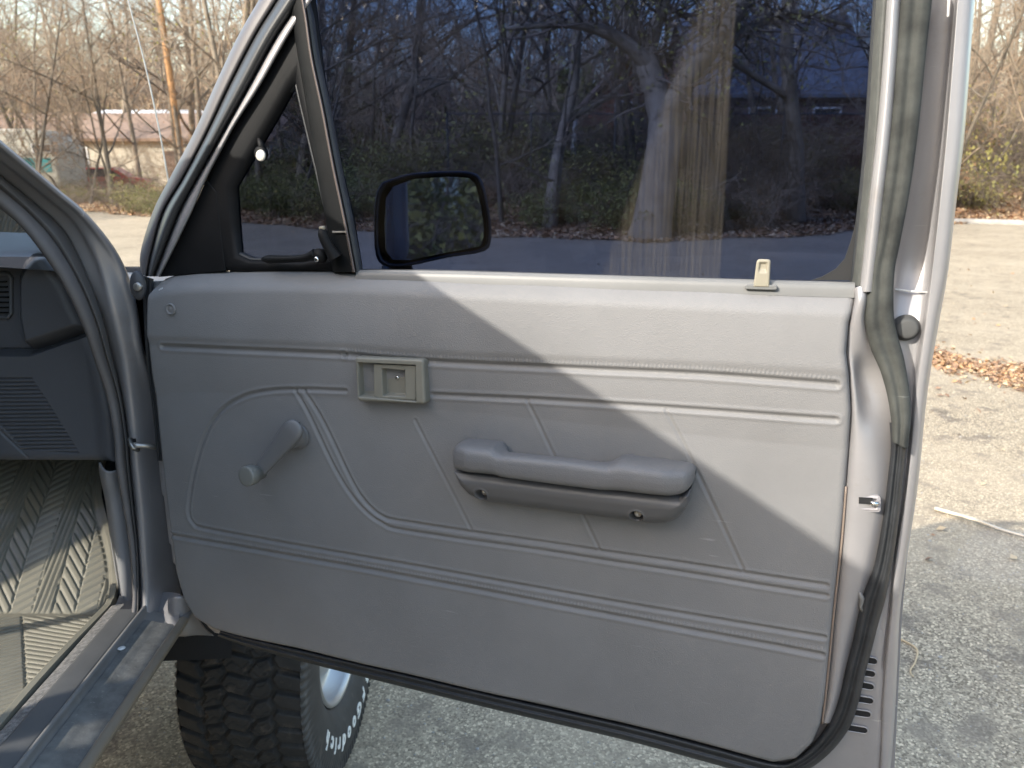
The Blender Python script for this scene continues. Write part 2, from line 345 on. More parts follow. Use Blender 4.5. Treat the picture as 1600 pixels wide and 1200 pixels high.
# leaf litter (countless) and the debris strip on the tarmac
def leaves(name, pts, size, mats, label, seed=1):
    r = np.random.default_rng(seed); n = len(pts); P = np.asarray(pts); s = size * r.uniform(.5, 1.3, n); th = r.uniform(0, 2 * math.pi, n)
    a = np.stack([np.cos(th), np.sin(th), r.normal(0, .35, n)], 1); b = np.stack([-np.sin(th), np.cos(th), r.normal(0, .35, n)], 1)
    s = s[:, None]; V = np.stack([P - a * s, P - b * s * .55 + np.array([0, 0, .1]) * s, P + a * s, P + b * s * .55 + np.array([0, 0, .25]) * s], 1)
    V[:, :, 2] = np.maximum(V[:, :, 2], P[:, None, 2] * 0 + .003) if False else V[:, :, 2] + .3 * s
    F = np.arange(4 * n).reshape(-1, 4); me = mesh(name, V.reshape(-1, 3), F, None)
    for m in mats: me.materials.append(m)
    me.polygons.foreach_set('material_index', r.integers(0, len(mats), n).astype(np.int32))
    return tag(link(name, me), label, None, None, 'stuff')
M['leaf_a'] = mat('leaf_a', (.46, .26, .13), .8); M['leaf_b'] = mat('leaf_b', (.33, .20, .12), .8); M['leaf_c'] = mat('leaf_c', (.58, .43, .26), .8); M['leaf_d'] = mat('leaf_d', (.22, .13, .08), .85)
LM = [M['leaf_a'], M['leaf_b'], M['leaf_c'], M['leaf_d']]
n = 60000; lx = rng.uniform(-26, 24, n); d = np.abs(rng.normal(0, 3.2, n)) - .25; ly = edge_y(lx) + d
leaves('leaf_litter', np.stack([lx, ly, floor_z(lx, ly)], 1), .055, LM, 'orange brown dead leaves covering the ground under the trees', 3)
gA, gB = np.array(G(1470, 566)), np.array(G(1640, 598)); n = 5200
t_ = rng.uniform(-.15, 2.2, n); p = gA[None] + (gB - gA)[None] * t_[:, None]; off = rng.normal(0, .22, n) + .12 * np.sin(t_ * 9)
p = np.stack([p[:, 0] + off * .25, p[:, 1] + off, np.full(n, .004)], 1)
leaves('leaf_debris', p, .02, LM, 'strip of dead leaves and bits swept across the tarmac', 4)
n = 500; p = np.stack([rng.uniform(1, 9, n), rng.uniform(2.4, 12, n), np.full(n, .004)], 1)
leaves('scattered_leaves', p, .02, LM, 'few small dead leaves scattered over the sunny tarmac', 5)
n = 9000; P = np.stack([rng.uniform(-1.2, 3.6, n), rng.uniform(1.3, 6, n)], 1); s = rng.uniform(.0015, .0042, n) * (1 + (rng.random(n) > .96) * 1.3)
base = np.array([(1, 0, 0), (0, 1, 0), (-1, 0, 0), (0, -1, 0), (0, 0, .8)]); rot = rng.uniform(0, 6.28, n)
V = np.zeros((n, 5, 3)); c, s_ = np.cos(rot), np.sin(rot); V[:, :, 0] = (base[None, :, 0] * c[:, None] - base[None, :, 1] * s_[:, None]) * s[:, None] + P[:, :1]
V[:, :, 1] = (base[None, :, 0] * s_[:, None] * .8 + base[None, :, 1] * c[:, None] * .8) * s[:, None] + P[:, 1:]; V[:, :, 2] = base[None, :, 2] * s[:, None] + .0005
F = (np.array([(0, 1, 4), (1, 2, 4), (2, 3, 4), (3, 0, 4)])[None] + (np.arange(n) * 5)[:, None, None]).reshape(-1, 3)
M['grey_stone'] = mat('grey_stone', (.36, .33, .29), .8, var=.3, vscale=40)
tag(link('grit', mesh('grit', V.reshape(-1, 3), F, M['grey_stone'])), 'loose grit and tiny stones on the tarmac by the truck', None, None, 'stuff')

# kerb at the right road edge
ks = [G(1478, 349), G(1560, 350), G(1640, 353), G(1800, 358)]
kp = catmull(np.array(ks), 6); M['kerb'] = mat('kerb', (.36, .33, .29), .85, var=.2, vscale=4, bump=.4, bscale=20, bdist=.01)
rows = [[(x, y - .08, 0), (x, y - .06, .11), (x, y + .14, .12), (x, y + .16, 0)] for x, y, z in kp]
V, F = loft(rows, 1, 1); tag(link('kerb', mesh('kerb', V, F[:, ::-1], M['kerb'])), kind='structure')

# fallen stick and stem
def stick(name, pts, r, m, label):
    P = catmull(np.array(pts), 5); o = MB().tube(P, np.linspace(r, r * .5, len(P)), 6).build(name, m, None, True)
    return tag(o, label, 'stick')
M['twig_pale'] = mat('twig_pale', (.62, .54, .42), .8)
pa = [G(1460, 798), G(1520, 818), G(1570, 833), G(1630, 852)]
stick('fallen_stick', [(p[0], p[1], .012 + .008 * (i % 2)) for i, p in enumerate(pa)], .009, M['twig_pale'], 'long pale straight stick lying on the sunny tarmac near the shadow edge')
pa = [G(1405, 1000), G(1432, 1016), G(1430, 1036), G(1422, 1050), G(1427, 1060)]
stick('dry_stem', [(p[0], p[1], .006) for p in pa], .0035, M['leaf_c'], 'short curved dry orange stem lying on the shaded tarmac beside the door')

# ------------------------------------------------------------------ woods: prototypes of trunk + twigs, then copies
def tubes(paths, k):
    """paths: list of (points Nx3, radii N) -> one mesh"""
    VV = []; FF = []; n0 = 0
    by = {}
    for P, r in paths: by.setdefault(len(P), []).append((P, r))
    for n, lst in by.items():
        P = np.array([p for p, _ in lst]); R = np.array([r for _, r in lst]); T = np.gradient(P, axis=1); T /= np.linalg.norm(T, axis=2, keepdims=True) + 1e-9
        up = np.where(np.abs(T[:, :, 2:3]) < .9, np.array([0, 0, 1.]), np.array([1., 0, 0])); up = np.broadcast_to(up[:, :1], up.shape)
        b = np.cross(T, up); b /= np.linalg.norm(b, axis=2, keepdims=True) + 1e-9; c = np.cross(T, b)
        t = np.arange(k) * 2 * math.pi / k
        V = P[:, :, None] + R[:, :, None, None] * (np.cos(t)[None, None, :, None] * b[:, :, None] + np.sin(t)[None, None, :, None] * c[:, :, None])
        m = len(lst); i, j, q = np.meshgrid(np.arange(m), np.arange(n - 1), np.arange(k), indexing='ij'); o = n0 + i * n * k; q2 = (q + 1) % k
        FF.append(np.stack([o + j * k + q, o + j * k + q2, o + (j + 1) * k + q2, o + (j + 1) * k + q], 3).reshape(-1, 4)); VV.append(V.reshape(-1, 3)); n0 += m * n * k
    return np.concatenate(VV), np.concatenate(FF)
def wander(r, p, d, L, n, wob, up=0.):
    P = [np.array(p, float)]; d = np.array(d, float)
    for _ in range(n - 1):
        d = d + r.normal(0, wob, 3) + np.array([0, 0, up]); d /= np.linalg.norm(d); P.append(P[-1] + d * L / (n - 1))
    return np.array(P)
def gen_tree(seed, H=14, r0=.16, limbs=9, lean=.12, twig=5, spread=1., low=.25, fine=1.):
    r = np.random.default_rng(seed); thick = []; thin = []; tips = []
    T = wander(r, (0, 0, -.3), (r.normal(0, lean), r.normal(0, lean), 1), H, 9, .07, .02); R = np.linspace(r0, r0 * .22, 9); R[0] *= 1.35; thick.append((T, R))
    def branch(P0_, d, L, rad, lev):
        P = wander(r, P0_, d, L, 5, .17 if lev < 3 else .25, .05); R_ = np.linspace(rad, rad * .35, 5)
        (thick if lev == 1 else thin).append((P, R_))
        if lev < 4:
            nb = [0, 6, twig, twig][lev]
            for _ in range(nb):
                t = r.uniform(.2, 1) * 4; i = min(int(t), 3); q = P[i] + (P[i + 1] - P[i]) * (t - i); dd = P[i + 1] - P[i]; dd /= np.linalg.norm(dd)
                nd = dd * .75 + r.normal(0, .62, 3) * spread; nd[2] += .18; nd /= np.linalg.norm(nd)
                branch(q, nd, L * r.uniform(.4, .62), max(rad * .42, .0045 * fine), lev + 1)
        else: tips.append(P[-1])
    for b in range(limbs):
        t = (low + (1 - low) * (b + r.random()) / limbs) * 7.9; i = min(int(t), 7); q = T[i] + (T[i + 1] - T[i]) * (t - i)
        an = r.uniform(0, 6.28); d = np.array([math.cos(an), math.sin(an), r.uniform(.25, 1.1)]); d /= np.linalg.norm(d)
        branch(q, d, H * r.uniform(.22, .42) * (1.15 - t / 12), R[i] * .5, 1)
    return tubes(thick, 6), tubes(thin, 3), np.array(tips)
M['bark'] = mat('bark', (.17, .135, .10), .9, col2=(.30, .25, .19), vscale=3, bump=.8, bscale=18, bdist=.02)
M['bark_dark'] = mat('bark_dark', (.085, .07, .055), .9, col2=(.17, .14, .105), vscale=3, bump=.8, bscale=18, bdist=.02)
M['twig'] = mat('twig', (.27, .20, .14), .85, col2=(.40, .31, .22), vscale=1.5)
M['twig_dark'] = mat('twig_dark', (.14, .11, .09), .85, col2=(.23, .18, .14), vscale=1.5)
M['leaf_green'] = mat('leaf_green', (.10, .12, .035), .7, col2=(.24, .22, .06), vscale=4); M['leaf_yellow'] = mat('leaf_yellow', (.36, .30, .08), .7, col2=(.20, .20, .06), vscale=3)
M['leaf_brown'] = mat('leaf_brown', (.24, .14, .07), .8, col2=(.38, .22, .12), vscale=3)
def leaf_mesh(name, pts, per, size, spreadr, m, seed):
    r = np.random.default_rng(seed); P = np.repeat(pts, per, axis=0) + r.normal(0, spreadr, (len(pts) * per, 3)); n = len(P)
    a = r.normal(0, 1, (n, 3)); a /= np.linalg.norm(a, axis=1)[:, None]; b = np.cross(a, r.normal(0, 1, (n, 3))); b /= np.linalg.norm(b, axis=1)[:, None]; s = size * r.uniform(.5, 1.2, (n, 1))
    V = np.stack([P - a * s, P - b * s * .5, P + a * s, P + b * s * .5], 1).reshape(-1, 3); return mesh(name, V, np.arange(4 * n).reshape(-1, 4), m)
protos = []
for sd_, H, r0, lb, lean, tw, leafm in ((1, 15, .17, 10, .10, 5, None), (2, 13, .12, 10, .18, 5, None), (3, 17, .2, 11, .08, 5, None), (4, 10, .08, 10, .28, 5, None), (5, 12, .10, 9, .2, 5, M['leaf_yellow']), (6, 9, .07, 10, .3, 5, M['leaf_brown']), (7, 14, .13, 11, .15, 5, None)):
    (V1, F1), (V2, F2), tips = gen_tree(sd_, H, r0, lb, lean, tw, low=.16)
    protos.append((H, mesh('trunk', V1, F1, M['bark'] if sd_ % 2 else M['bark_dark'], True), mesh('crown', V2, F2, M['twig'] if sd_ % 3 else M['twig_dark'], True),
                   leaf_mesh('foliage', tips[::2], 2, .05, .18, leafm, sd_) if leafm else None))
SIDE = lambda x: 'left of the antenna' if x < -12 else ('behind the door window' if x < 8 else 'right of the door')
LOOK = ['tall straight bare tree', 'slim bare tree with many fine twigs', 'tall thick bare tree', 'small leaning bare tree', 'slender tree with sparse yellow green leaves', 'small leaning tree with a few brown leaves', 'bare tree with crooked limbs']
cnt = [0]
def put_tree(x, y, k, sc, rz, z=None):
    H, a_, b_, c_ = protos[k]; z = floor_z(x, y) if z is None else z
    e_ = bpy.data.objects.new('bare_tree', None); COL.objects.link(e_); e_.location = (x, y, float(z)); e_.scale = (sc,) * 3; e_.rotation_euler = (0, 0, rz)
    far = y - edge_y(x); where = 'at the edge of the woods' if far < 3 else ('a few steps inside the woods' if far < 9 else 'deep in the woods')
    e_['pk'] = k; tag(e_, 'bare tree', 'tree', 'trees of the bare winter woods')
    link('trunk', a_, e_); link('crown', b_, e_)
    if c_: link('foliage', c_, e_)
tr_ = random.Random(5)
def zone(n, x0f, x1f, d0, d1, kinds, smin=.7, smax=1.15):
    for _ in range(n):
        d = tr_.uniform(d0, d1); yy = edge_y(0) + d; f = tr_.uniform(x0f, x1f); x = f * 20
        for _i in range(3): y = edge_y(x) + d; x = f * y
        put_tree(x, float(y), tr_.choice(kinds), tr_.uniform(smin, smax), tr_.uniform(0, 6.28))
ALL = [0, 1, 2, 3, 4, 5, 6]
zone(15, -.72, -.40, 2.5, 14, ALL, .6, 1.0)      # left of the antenna
zone(8, -.69, -.46, .8, 5, [1, 3, 5, 4], .5, .8)
zone(16, -.72, -.36, 30, 60, [0, 1, 2, 6], .9, 1.3)
zone(18, -.40, .0, 1, 10, ALL)
zone(16, -.02, .52, 1.5, 12, ALL, .6, 1.1)
zone(16, -.4, .5, 13, 40, ALL, .9, 1.3)
zone(10, .55, .74, .8, 8, ALL, .5, .9)
zone(12, .50, .85, 9, 35, ALL, .8, 1.3)
# the woods go on behind the photographer, across the yard; the panes and the mirror show them
for i in range(26):
    an = math.radians(tr_.uniform(186, 262)); d = tr_.uniform(33, 52); x, y = d * math.sin(an), d * math.cos(an)
    put_tree(x, y, tr_.choice([0, 2, 4, 4, 6]), tr_.uniform(.9, 1.25), tr_.uniform(0, 6.28), 0)
for i in range(10):
    an = math.radians(tr_.uniform(95, 165)); d = tr_.uniform(22, 32); x, y = d * math.sin(an), d * math.cos(an)
    put_tree(x, y, 4, tr_.uniform(.6, .9), tr_.uniform(0, 6.28), 0)
# undergrowth: arching stems
def gen_bush(seed, H=2.2, stems=26, arch=.5, leafy=0):
    r = np.random.default_rng(seed); thin = []; tips = []
    for _ in range(stems):
        an = r.uniform(0, 6.28); p = np.array([r.normal(0, .35), r.normal(0, .35), -.05]); d = np.array([math.cos(an) * .6, math.sin(an) * .6, 1.])
        L = H * r.uniform(.6, 1.3); P = [p]; d /= np.linalg.norm(d)
        for q in range(7): d = d + np.array([math.cos(an) * .1, math.sin(an) * .1, -arch * .28 * q / 3]) + r.normal(0, .13, 3); d /= np.linalg.norm(d); P.append(P[-1] + d * L / 7)
        P = np.array(P); thin.append((P, np.linspace(.011, .004, 8)))
        for _b in range(9):
            i = r.integers(2, 7); dd = r.normal(0, 1, 3); dd[2] += .3; dd /= np.linalg.norm(dd); Q = wander(r, P[i], dd, L * r.uniform(.15, .4), 4, .3); thin.append((Q, np.linspace(.005, .002, 4))); tips.append(Q[-1]); tips.append(Q[1])
            for _c in range(2): dd = r.normal(0, 1, 3); dd /= np.linalg.norm(dd); Q2 = wander(r, Q[2], dd, L * r.uniform(.08, .2), 4, .3); thin.append((Q2, np.linspace(.003, .0015, 4))); tips.append(Q2[-1])
    return tubes(thin, 3), np.array(tips)
bushes = []
for sd_, H, st, ar, lm, nl in ((21, 2.2, 26, .5, M['leaf_green'], 3), (22, 2.6, 30, .8, None, 0), (23, 1.6, 24, .4, M['leaf_brown'], 2), (24, 2.0, 28, .9, M['leaf_yellow'], 2), (25, 3.0, 26, .6, None, 0), (26, 1.4, 24, .4, M['leaf_green'], 5)):
    (V1, F1), tips = gen_bush(sd_, H, st, ar); bushes.append((mesh('stems', V1, F1, M['twig'] if sd_ % 2 else M['twig_dark'], True), leaf_mesh('foliage', tips, nl, .045, .07, lm, sd_) if lm else None))
BL = ['green leaved shrub', 'tangled bare shrub of arching stems', 'low shrub with dry brown leaves', 'tangled shrub with yellowing leaves', 'tall bare shrub', 'low dense green shrub']
def put_bush(x, y, k, sc, rz):
    e_ = bpy.data.objects.new('shrub', None); COL.objects.link(e_); e_.location = (x, y, float(floor_z(x, y)) if y > 0 else 0.); e_.scale = (sc, sc, sc * tr_.uniform(.8, 1.2)); e_.rotation_euler = (0, 0, rz)
    e_['pk'] = k; tag(e_, 'shrub', 'shrub', 'shrubs of the undergrowth')
    link('stems', bushes[k][0], e_)
    if bushes[k][1]: link('foliage', bushes[k][1], e_)
def bzone(n, f0, f1, d0, d1, kinds, s0=.7, s1=1.3):
    for _ in range(n):
        f = tr_.uniform(f0, f1); d = tr_.uniform(d0, d1); x = f * 20
        for _i in range(3): y = edge_y(x) + d; x = f * y
        put_bush(x, float(y), tr_.choice(kinds), tr_.uniform(s0, s1), tr_.uniform(0, 6.28))
for i in range(26):
    an = math.radians(tr_.uniform(95, 165)); d = tr_.uniform(15, 24); put_bush(d * math.sin(an), d * math.cos(an), 3, tr_.uniform(1.8, 2.8), tr_.uniform(0, 6.28))
bzone(18, -.72, -.42, .8, 4, [0, 5, 1, 2, 5, 3, 0], .35, .7)
bzone(12, -.72, -.42, 4, 18, [1, 4, 0], .6, 1.1)
bzone(40, -.40, .52, 1.6, 5, [0, 1, 2, 3, 4, 5, 5], .6, 1.0)
bzone(40, -.40, .52, 5, 13, [0, 1, 3, 4, 5], .9, 1.5)
bzone(12, .54, .74, 2.6, 5, [1, 2, 3, 4, 1], .6, 1.1)
bzone(16, .54, .80, 3, 10, [1, 2, 3, 4, 1, 5], .9, 1.7)
# far-off woods reading as one mass
ft = []
r = np.random.default_rng(77)
for _ in range(1500):
    f = r.uniform(-.9, .95); y = r.uniform(70, 120); x = f * y; h = r.uniform(8, 17)
    T = wander(r, (x, y, 0), (r.normal(0, .1), 0, 1), h, 5, .08); ft.append((T, np.linspace(.16, .03, 5)))
    for _b in range(16):
        i = r.integers(1, 4); q = T[i] + (T[i + 1] - T[i]) * r.random(); ft.append((wander(r, q, (r.normal(0, .8), r.normal(0, .5), .8), r.uniform(1.5, 5), 5, .2), np.linspace(.06, .025, 5)))
V, F = tubes(ft, 3); o = link('distant_woods', mesh('distant_woods', V, F, M['twig'], True)); tag(o, 'distant bare woods closing the view behind the houses', None, None, 'stuff')
fe = []
for _ in range(90):
    f = r.uniform(-.9, .95); y = r.uniform(66, 115); x = f * y; h = r.uniform(5, 11); nn = 420; t = r.random(nn) ** .7; a_ = r.uniform(0, 6.28, nn); rad = (1 - t) * h * .28 * r.uniform(.5, 1, nn)
    fe.append(np.stack([x + rad * np.cos(a_), y + rad * np.sin(a_), t * h + .5], 1))
for _ in range(430):  # belt behind the viewpoint, added to block bright sky in the pane reflections
    an = math.radians(r.uniform(186, 278)); dd = r.uniform(54, 80); x = dd * math.sin(an); y = dd * math.cos(an); h = r.uniform(16, 33); nn = 420; t = r.random(nn) ** .8; a_ = r.uniform(0, 6.28, nn); rad = (1 - t * .8) * h * .26 * r.uniform(.5, 1, nn)
    fe.append(np.stack([x + rad * np.cos(a_), y + rad * np.sin(a_), t * h + .5], 1))
fy = []
for _ in range(120):
    an = math.radians(r.uniform(92, 185)); dd = r.uniform(24, 36); x = dd * math.sin(an); y = dd * math.cos(an); h = r.uniform(4, 9); nn = 500; t = r.random(nn) ** .8; a_ = r.uniform(0, 6.28, nn); rad = (1 - t * .6) * h * .3 * r.uniform(.4, 1, nn)
    fy.append(np.stack([x + rad * np.cos(a_), y + rad * np.sin(a_), t * h], 1))
tag(link('yellow_brush', leaf_mesh('yellow_brush', np.concatenate(fy), 2, .12, .12, M['leaf_yellow'], 15)), 'yellowing brush along the far side of the yard, seen in the door mirror', None, None, 'stuff')
o = link('distant_evergreens', leaf_mesh('distant_evergreens', np.concatenate(fe), 1, .55, .1, M['leaf_green'], 5)); tag(o, 'distant dark green evergreens among the bare woods, with an added unseen belt behind the viewpoint', None, None, 'stuff')

# the big forked tree behind the window, with its ivy
def wpath(l, Y): return np.array([np.array(W(x, y, Y + dy)) for x, y, dy in l])
BY = 16.2; big = bpy.data.objects.new('big_forked_tree', None); COL.objects.link(big); b0 = W(1018, 372, BY); big.location = (b0[0], b0[1], 0)
tag(big, 'massive dark forked tree leaning right behind the middle of the door window', 'tree')
off = np.array([b0[0], b0[1], 0])
lim = [([(1012, 392, 0), (1018, 350, 0), (1028, 290, 0), (1036, 230, 0), (1040, 180, .1)], (.44, .34, .30, .28, .27)), ([(1040, 185, .1), (1075, 120, 0), (1110, 75, -.2), (1150, 20, -.4), (1180, -60, -.6)], (.2, .18, .16, .14, .10)),
       ([(1110, 78, -.2), (1160, 50, 0), (1210, 25, .3), (1260, 22, .5), (1330, 40, .6)], (.11, .09, .075, .06, .03)), ([(1038, 190, .1), (1018, 120, .4), (1000, 70, .7), (975, 10, 1.), (950, -70, 1.2)], (.24, .21, .18, .15, .1)),
       ([(1012, 100, .4), (970, 62, .3), (915, 40, .2), (860, 38, .1), (790, 45, 0)], (.13, .11, .085, .06, .03)), ([(1010, 95, .5), (1025, 40, .6), (1040, 0, .7), (1050, -40, .8), (1060, -90, .9)], (.14, .12, .10, .09, .06))]
pth = [(catmull(wpath(l, BY) - off, 3), np.interp(np.linspace(0, 4, 13), range(5), rr)) for l, rr in lim]
V, F = tubes([(P, R_ * 1.25) for P, R_ in pth], 10); link('trunk', mesh('trunk', V, F, M['bark'], True), big)
r = np.random.default_rng(9); tw = []; tips = []
for P, R_ in pth[1:]:
    for _ in range(26):
        i = r.integers(2, 12); d = r.normal(0, 1, 3); d[2] += .4; d /= np.linalg.norm(d); Q = wander(r, P[i], d, r.uniform(.8, 2.6), 5, .22, .03); tw.append((Q, np.linspace(.03, .01, 5)))
        for _b in range(5):
            j = r.integers(1, 5); d = r.normal(0, 1, 3); d /= np.linalg.norm(d); Q2 = wander(r, Q[j], d, r.uniform(.4, 1.1), 5, .3, .03); tw.append((Q2, np.linspace(.01, .004, 5))); tips.append(Q2[-1]); tips.append(Q2[2])
V, F = tubes(tw, 3); link('crown', mesh('crown', V, F, M['twig_dark'], True), big)
link('foliage', leaf_mesh('foliage', np.array(tips), 2, .05, .12, M['leaf_yellow'], 8), big)

# ------------------------------------------------------------------ houses, fences, trailer, car and pole beyond
def pane_window(parent, x0, x1, y, z0, z1, fm, gm):
    f = MB()
    for a_ in ((x0 - .08, x0, z0 - .08, z1 + .08), (x1, x1 + .08, z0 - .08, z1 + .08), (x0, x1, z0 - .08, z0), (x0, x1, z1, z1 + .08)): f.box(a_[0], a_[1], y - .06, y + .02, a_[2], a_[3])
    f = f.build('window', fm, parent); MB().box(x0, x1, y - .02, y - .005, z0, z1).build('pane', gm, f)
wg = mat('dark_pane', (.03, .035, .045), .15); tan_wall = mat('cream_wall', (.50, .45, .36), .8, var=.08, vscale=1); roof_b = mat('brown_shingles', (.26, .175, .125), .9, var=.15, vscale=6, bump=.5, bscale=6, bdist=.05)
brick = mat('red_brick', (.28, .075, .05), .85, col2=(.36, .12, .085), vscale=4, bump=.5, bscale=9, bdist=.03); slate = mat('grey_roof', (.16, .18, .21), .8, var=.08, vscale=2); wt = M['white']
def house(name, x0, x1, y0, y1, zb, zw, zr, mw, mr, label, ridge='x', wins=(), door_x=None, wm=wt):
    e_ = bpy.data.objects.new(name, None); COL.objects.link(e_); e_.location = ((x0 + x1) / 2, y0, zb); ox, oy = e_.location[0], y0
    X0, X1, Y1 = x0 - ox, x1 - ox, y1 - y0; b = MB().box(X0, X1, 0, Y1, -.4, zw - zb); 
    if ridge == 'y': b.prism([(X0, zw - zb), (X1, zw - zb), ((X0 + X1) / 2, zr - zb)], .01, Y1 - .01, (0, 2, 1))
    else: b.prism([(0, zw - zb), (Y1, zw - zb), (Y1 / 2, zr - zb)], X0 + .01, X1 - .01, (1, 2, 0))
    b.build('wall', mw, e_); rf = MB(); h = zr - zb; e0 = zw - zb - .1
    if ridge == 'y':
        xm = (X0 + X1) / 2
        for s_ in (-1, 1):
            xe = xm + s_ * ((X1 - X0) / 2 + .35); q = [(xm, h + .04), (xe, e0), (xe, e0 + .16), (xm, h + .2)]; rf.prism(q if s_ < 0 else q[::-1], -.4, Y1 + .4, (0, 2, 1))
    else:
        ym = Y1 / 2
        for s_ in (-1, 1):
            ye = ym + s_ * (Y1 / 2 + .4); q = [(ym, h + .04), (ye, e0), (ye, e0 + .16), (ym, h + .2)]; rf.prism(q if s_ < 0 else q[::-1], X0 - .4, X1 + .4, (1, 2, 0))
    rf.build('roof', mr, e_)
    for wx, z0, z1, wdt in wins: pane_window(e_, wx - ox - wdt / 2, wx - ox + wdt / 2, 0, z0 - zb, z1 - zb, wm, wg)
    if door_x is not None: MB().box(door_x - ox - .5, door_x - ox + .5, -.05, .02, 0, 2.05).build('door', mat('door_brown', (.12, .07, .05), .6), e_)
    tag(e_, label, 'house'); return e_
YH = 46; a0 = W(20, 232, YH); a1 = W(420, 232, YH)
house('long_house', a0[0] - 14, a1[0], YH, YH + 9, 0.2, W(100, 218, YH)[2], W(100, 182, YH + 4.5)[2], tan_wall, roof_b, 'long low cream house with a brown shingled roof behind the trees on the left', 'x', [(W(px_, 240, YH)[0], 1.3, 2.4, 1.2) for px_ in (120,)], W(270, 240, YH)[0])
YW = 60; a0 = W(130, 190, YW); a1 = W(330, 190, YW)
house('white_shed', a0[0], a1[0], YW, YW + 7, .2, W(200, 190, YW)[2], W(200, 176, YW + 3.5)[2], tan_wall, mat('pale_roof', (.6, .62, .65), .5), 'long pale roofed building just showing above the brown roof', 'x')
YB = 34; a0 = W(925, 250, YB); a1 = W(1068, 250, YB)
house('brick_house', a0[0], a1[0], YB, YB + 9, 1.3, W(960, 160, YB)[2], W(996, 70, YB)[2], brick, roof_b, 'red brick house with a steep gable behind the fork of the big tree', 'y', [(W(973, 180, YB)[0], W(973, 190, YB)[2], W(973, 160, YB)[2], .6)], None)
YG = 38; a0 = W(1085, 250, YG); a1 = W(1345, 250, YG)
house('grey_house', a0[0], a1[0], YG, YG + 9, 1.3, W(1200, 150, YG)[2], W(1200, 30, YG + 4.5)[2], mat('dark_siding', (.16, .11, .11), .8), slate, 'house with a broad blue grey roof behind the right part of the window', 'x', [(W(1190, 190, YG)[0], W(1190, 215, YG)[2], W(1190, 170, YG)[2], 1.2), (W(1290, 190, YG)[0], W(1290, 215, YG)[2], W(1290, 170, YG)[2], 1.2)])
# fence of dark upright boards in front of the grey house
YF = 27; x0 = W(1140, 200, YF)[0]; x1 = W(1350, 200, YF)[0]; fe_ = bpy.data.objects.new('board_fence', None); COL.objects.link(fe_); fe_.location = (x0, YF, 1.4)
tag(fe_, 'dark reddish fence of upright boards behind the shrubs at the right of the window', 'fence'); zt = W(1200, 178, YF)[2] - 1.4; fmat = mat('fence_wood', (.11, .045, .04), .85, var=.3, vscale=5)
bm0 = mesh('board', *[(lambda b: (np.concatenate(b.V), b.F))(MB().box(0, .155, 0, .025, -.1, zt))][0], fmat); k = 0; xx = x0
while xx < x1:
    o = link('board', bm0, fe_); o.location = (xx - x0, 0, random.uniform(-.03, .03)); xx += .17; k += 1
MB().box(0, x1 - x0, .027, .07, .5, .6).build('rail', fmat, fe_); MB().box(0, x1 - x0, .027, .07, zt - .4, zt - .3).build('rail', fmat, fe_)
# chain link fence: posts, top rail and mesh
YC = 21.5; xa = W(700, 240, YC)[0]; xb = W(1350, 240, YC)[0]; cf = bpy.data.objects.new('chain_link_fence', None); COL.objects.link(cf); zb = 1.25; cf.location = (xa, YC, zb)
tag(cf, 'thin dark wire fence with a top rail running behind the shrubs', 'fence'); zt = W(1000, 178, YC)[2] - zb; gm_ = mat('fence_metal', (.1, .105, .11), .5, metal=.5)
MB().tube([(0, 0, zt), (xb - xa, 0, zt)], .022, 6).build('top_rail', gm_, cf)
for i in range(6): MB().tube([((xb - xa) * i / 5, 0, -.4), ((xb - xa) * i / 5, 0, zt + .05)], .03, 6).build('post', gm_, cf)
nw = 60; wr = []
for i in range(int((xb - xa) / .12)):
    for s_ in (-1, 1): wr.append((np.array([(i * .12, 0, 0), (i * .12 + s_ * zt * .5, 0, zt / 2), (i * .12 + s_ * zt, 0, zt)]), np.array([.0025] * 3)))
V, F = tubes(wr, 3); o = link('wire', mesh('wire', V, F, gm_), cf)
# white post and the utility pole
p0 = W(896, 240, 22.5); p1 = W(900, 184, 22.5)
o = MB().tube([(0, 0, -1.2), (0, 0, .3), (p1[0] - p0[0], 0, p1[2] - p0[2])], (.07, .07, .055), 10).build('white_post', wt); MBv = o; o.location = p0; tag(o, 'short white post standing among the shrubs behind the window', 'post')
po = bpy.data.objects.new('utility_pole', None); COL.objects.link(po); p0 = W(288, 262, 30); p1 = W(254, 40, 30); p2 = W(243, -40, 30); po.location = (p0[0], p0[1], 0)
tag(po, 'leaning orange brown wooden pole rising behind the truck antenna', 'utility pole')
MB().tube([(0, 0, -.2), (p1[0] - p0[0], 0, p1[2]), (p2[0] - p0[0], 0, p2[2])], (.13, .105, .10), 10).build('shaft', mat('pole_wood', (.50, .27, .12), .8, var=.2, vscale=4), po)
# rounded cream trailer with a teal band
tx0 = W(-60, 270, 31)[0]; tx1 = W(92, 270, 31)[0]; tz = W(60, 201, 31)[2]; L_ = tx1 - tx0; te = bpy.data.objects.new('camper_trailer', None); COL.objects.link(te); te.location = (tx0, 31, 0)
tag(te, 'rounded cream camper trailer with a teal band parked at the far left', 'trailer'); pr_ = roundpoly([(0, .45), (L_, .45), (L_, tz), (0, tz)], [.2, .5, 1.0, .8], 8)
MB().prism(pr_, 0, 2.1, (0, 2, 1)).build('body', mat('trailer_cream', (.5, .48, .41), .5, var=.06), te, bevel=.12)
MB().box(.1, L_ - .25, -.02, .015, tz * .42, tz * .42 + .55).build('teal_band', mat('teal', (.05, .26, .28), .5), te)
for i in range(2):
    f = MB().box(.8 + i * 2.2, 1.6 + i * 2.2, -.05, .0, tz * .68, tz * .68 + .35).build('window', wt, te); MB().box(.86 + i * 2.2, 1.54 + i * 2.2, -.06, -.052, tz * .68 + .05, tz * .68 + .3).build('pane', wg, f)
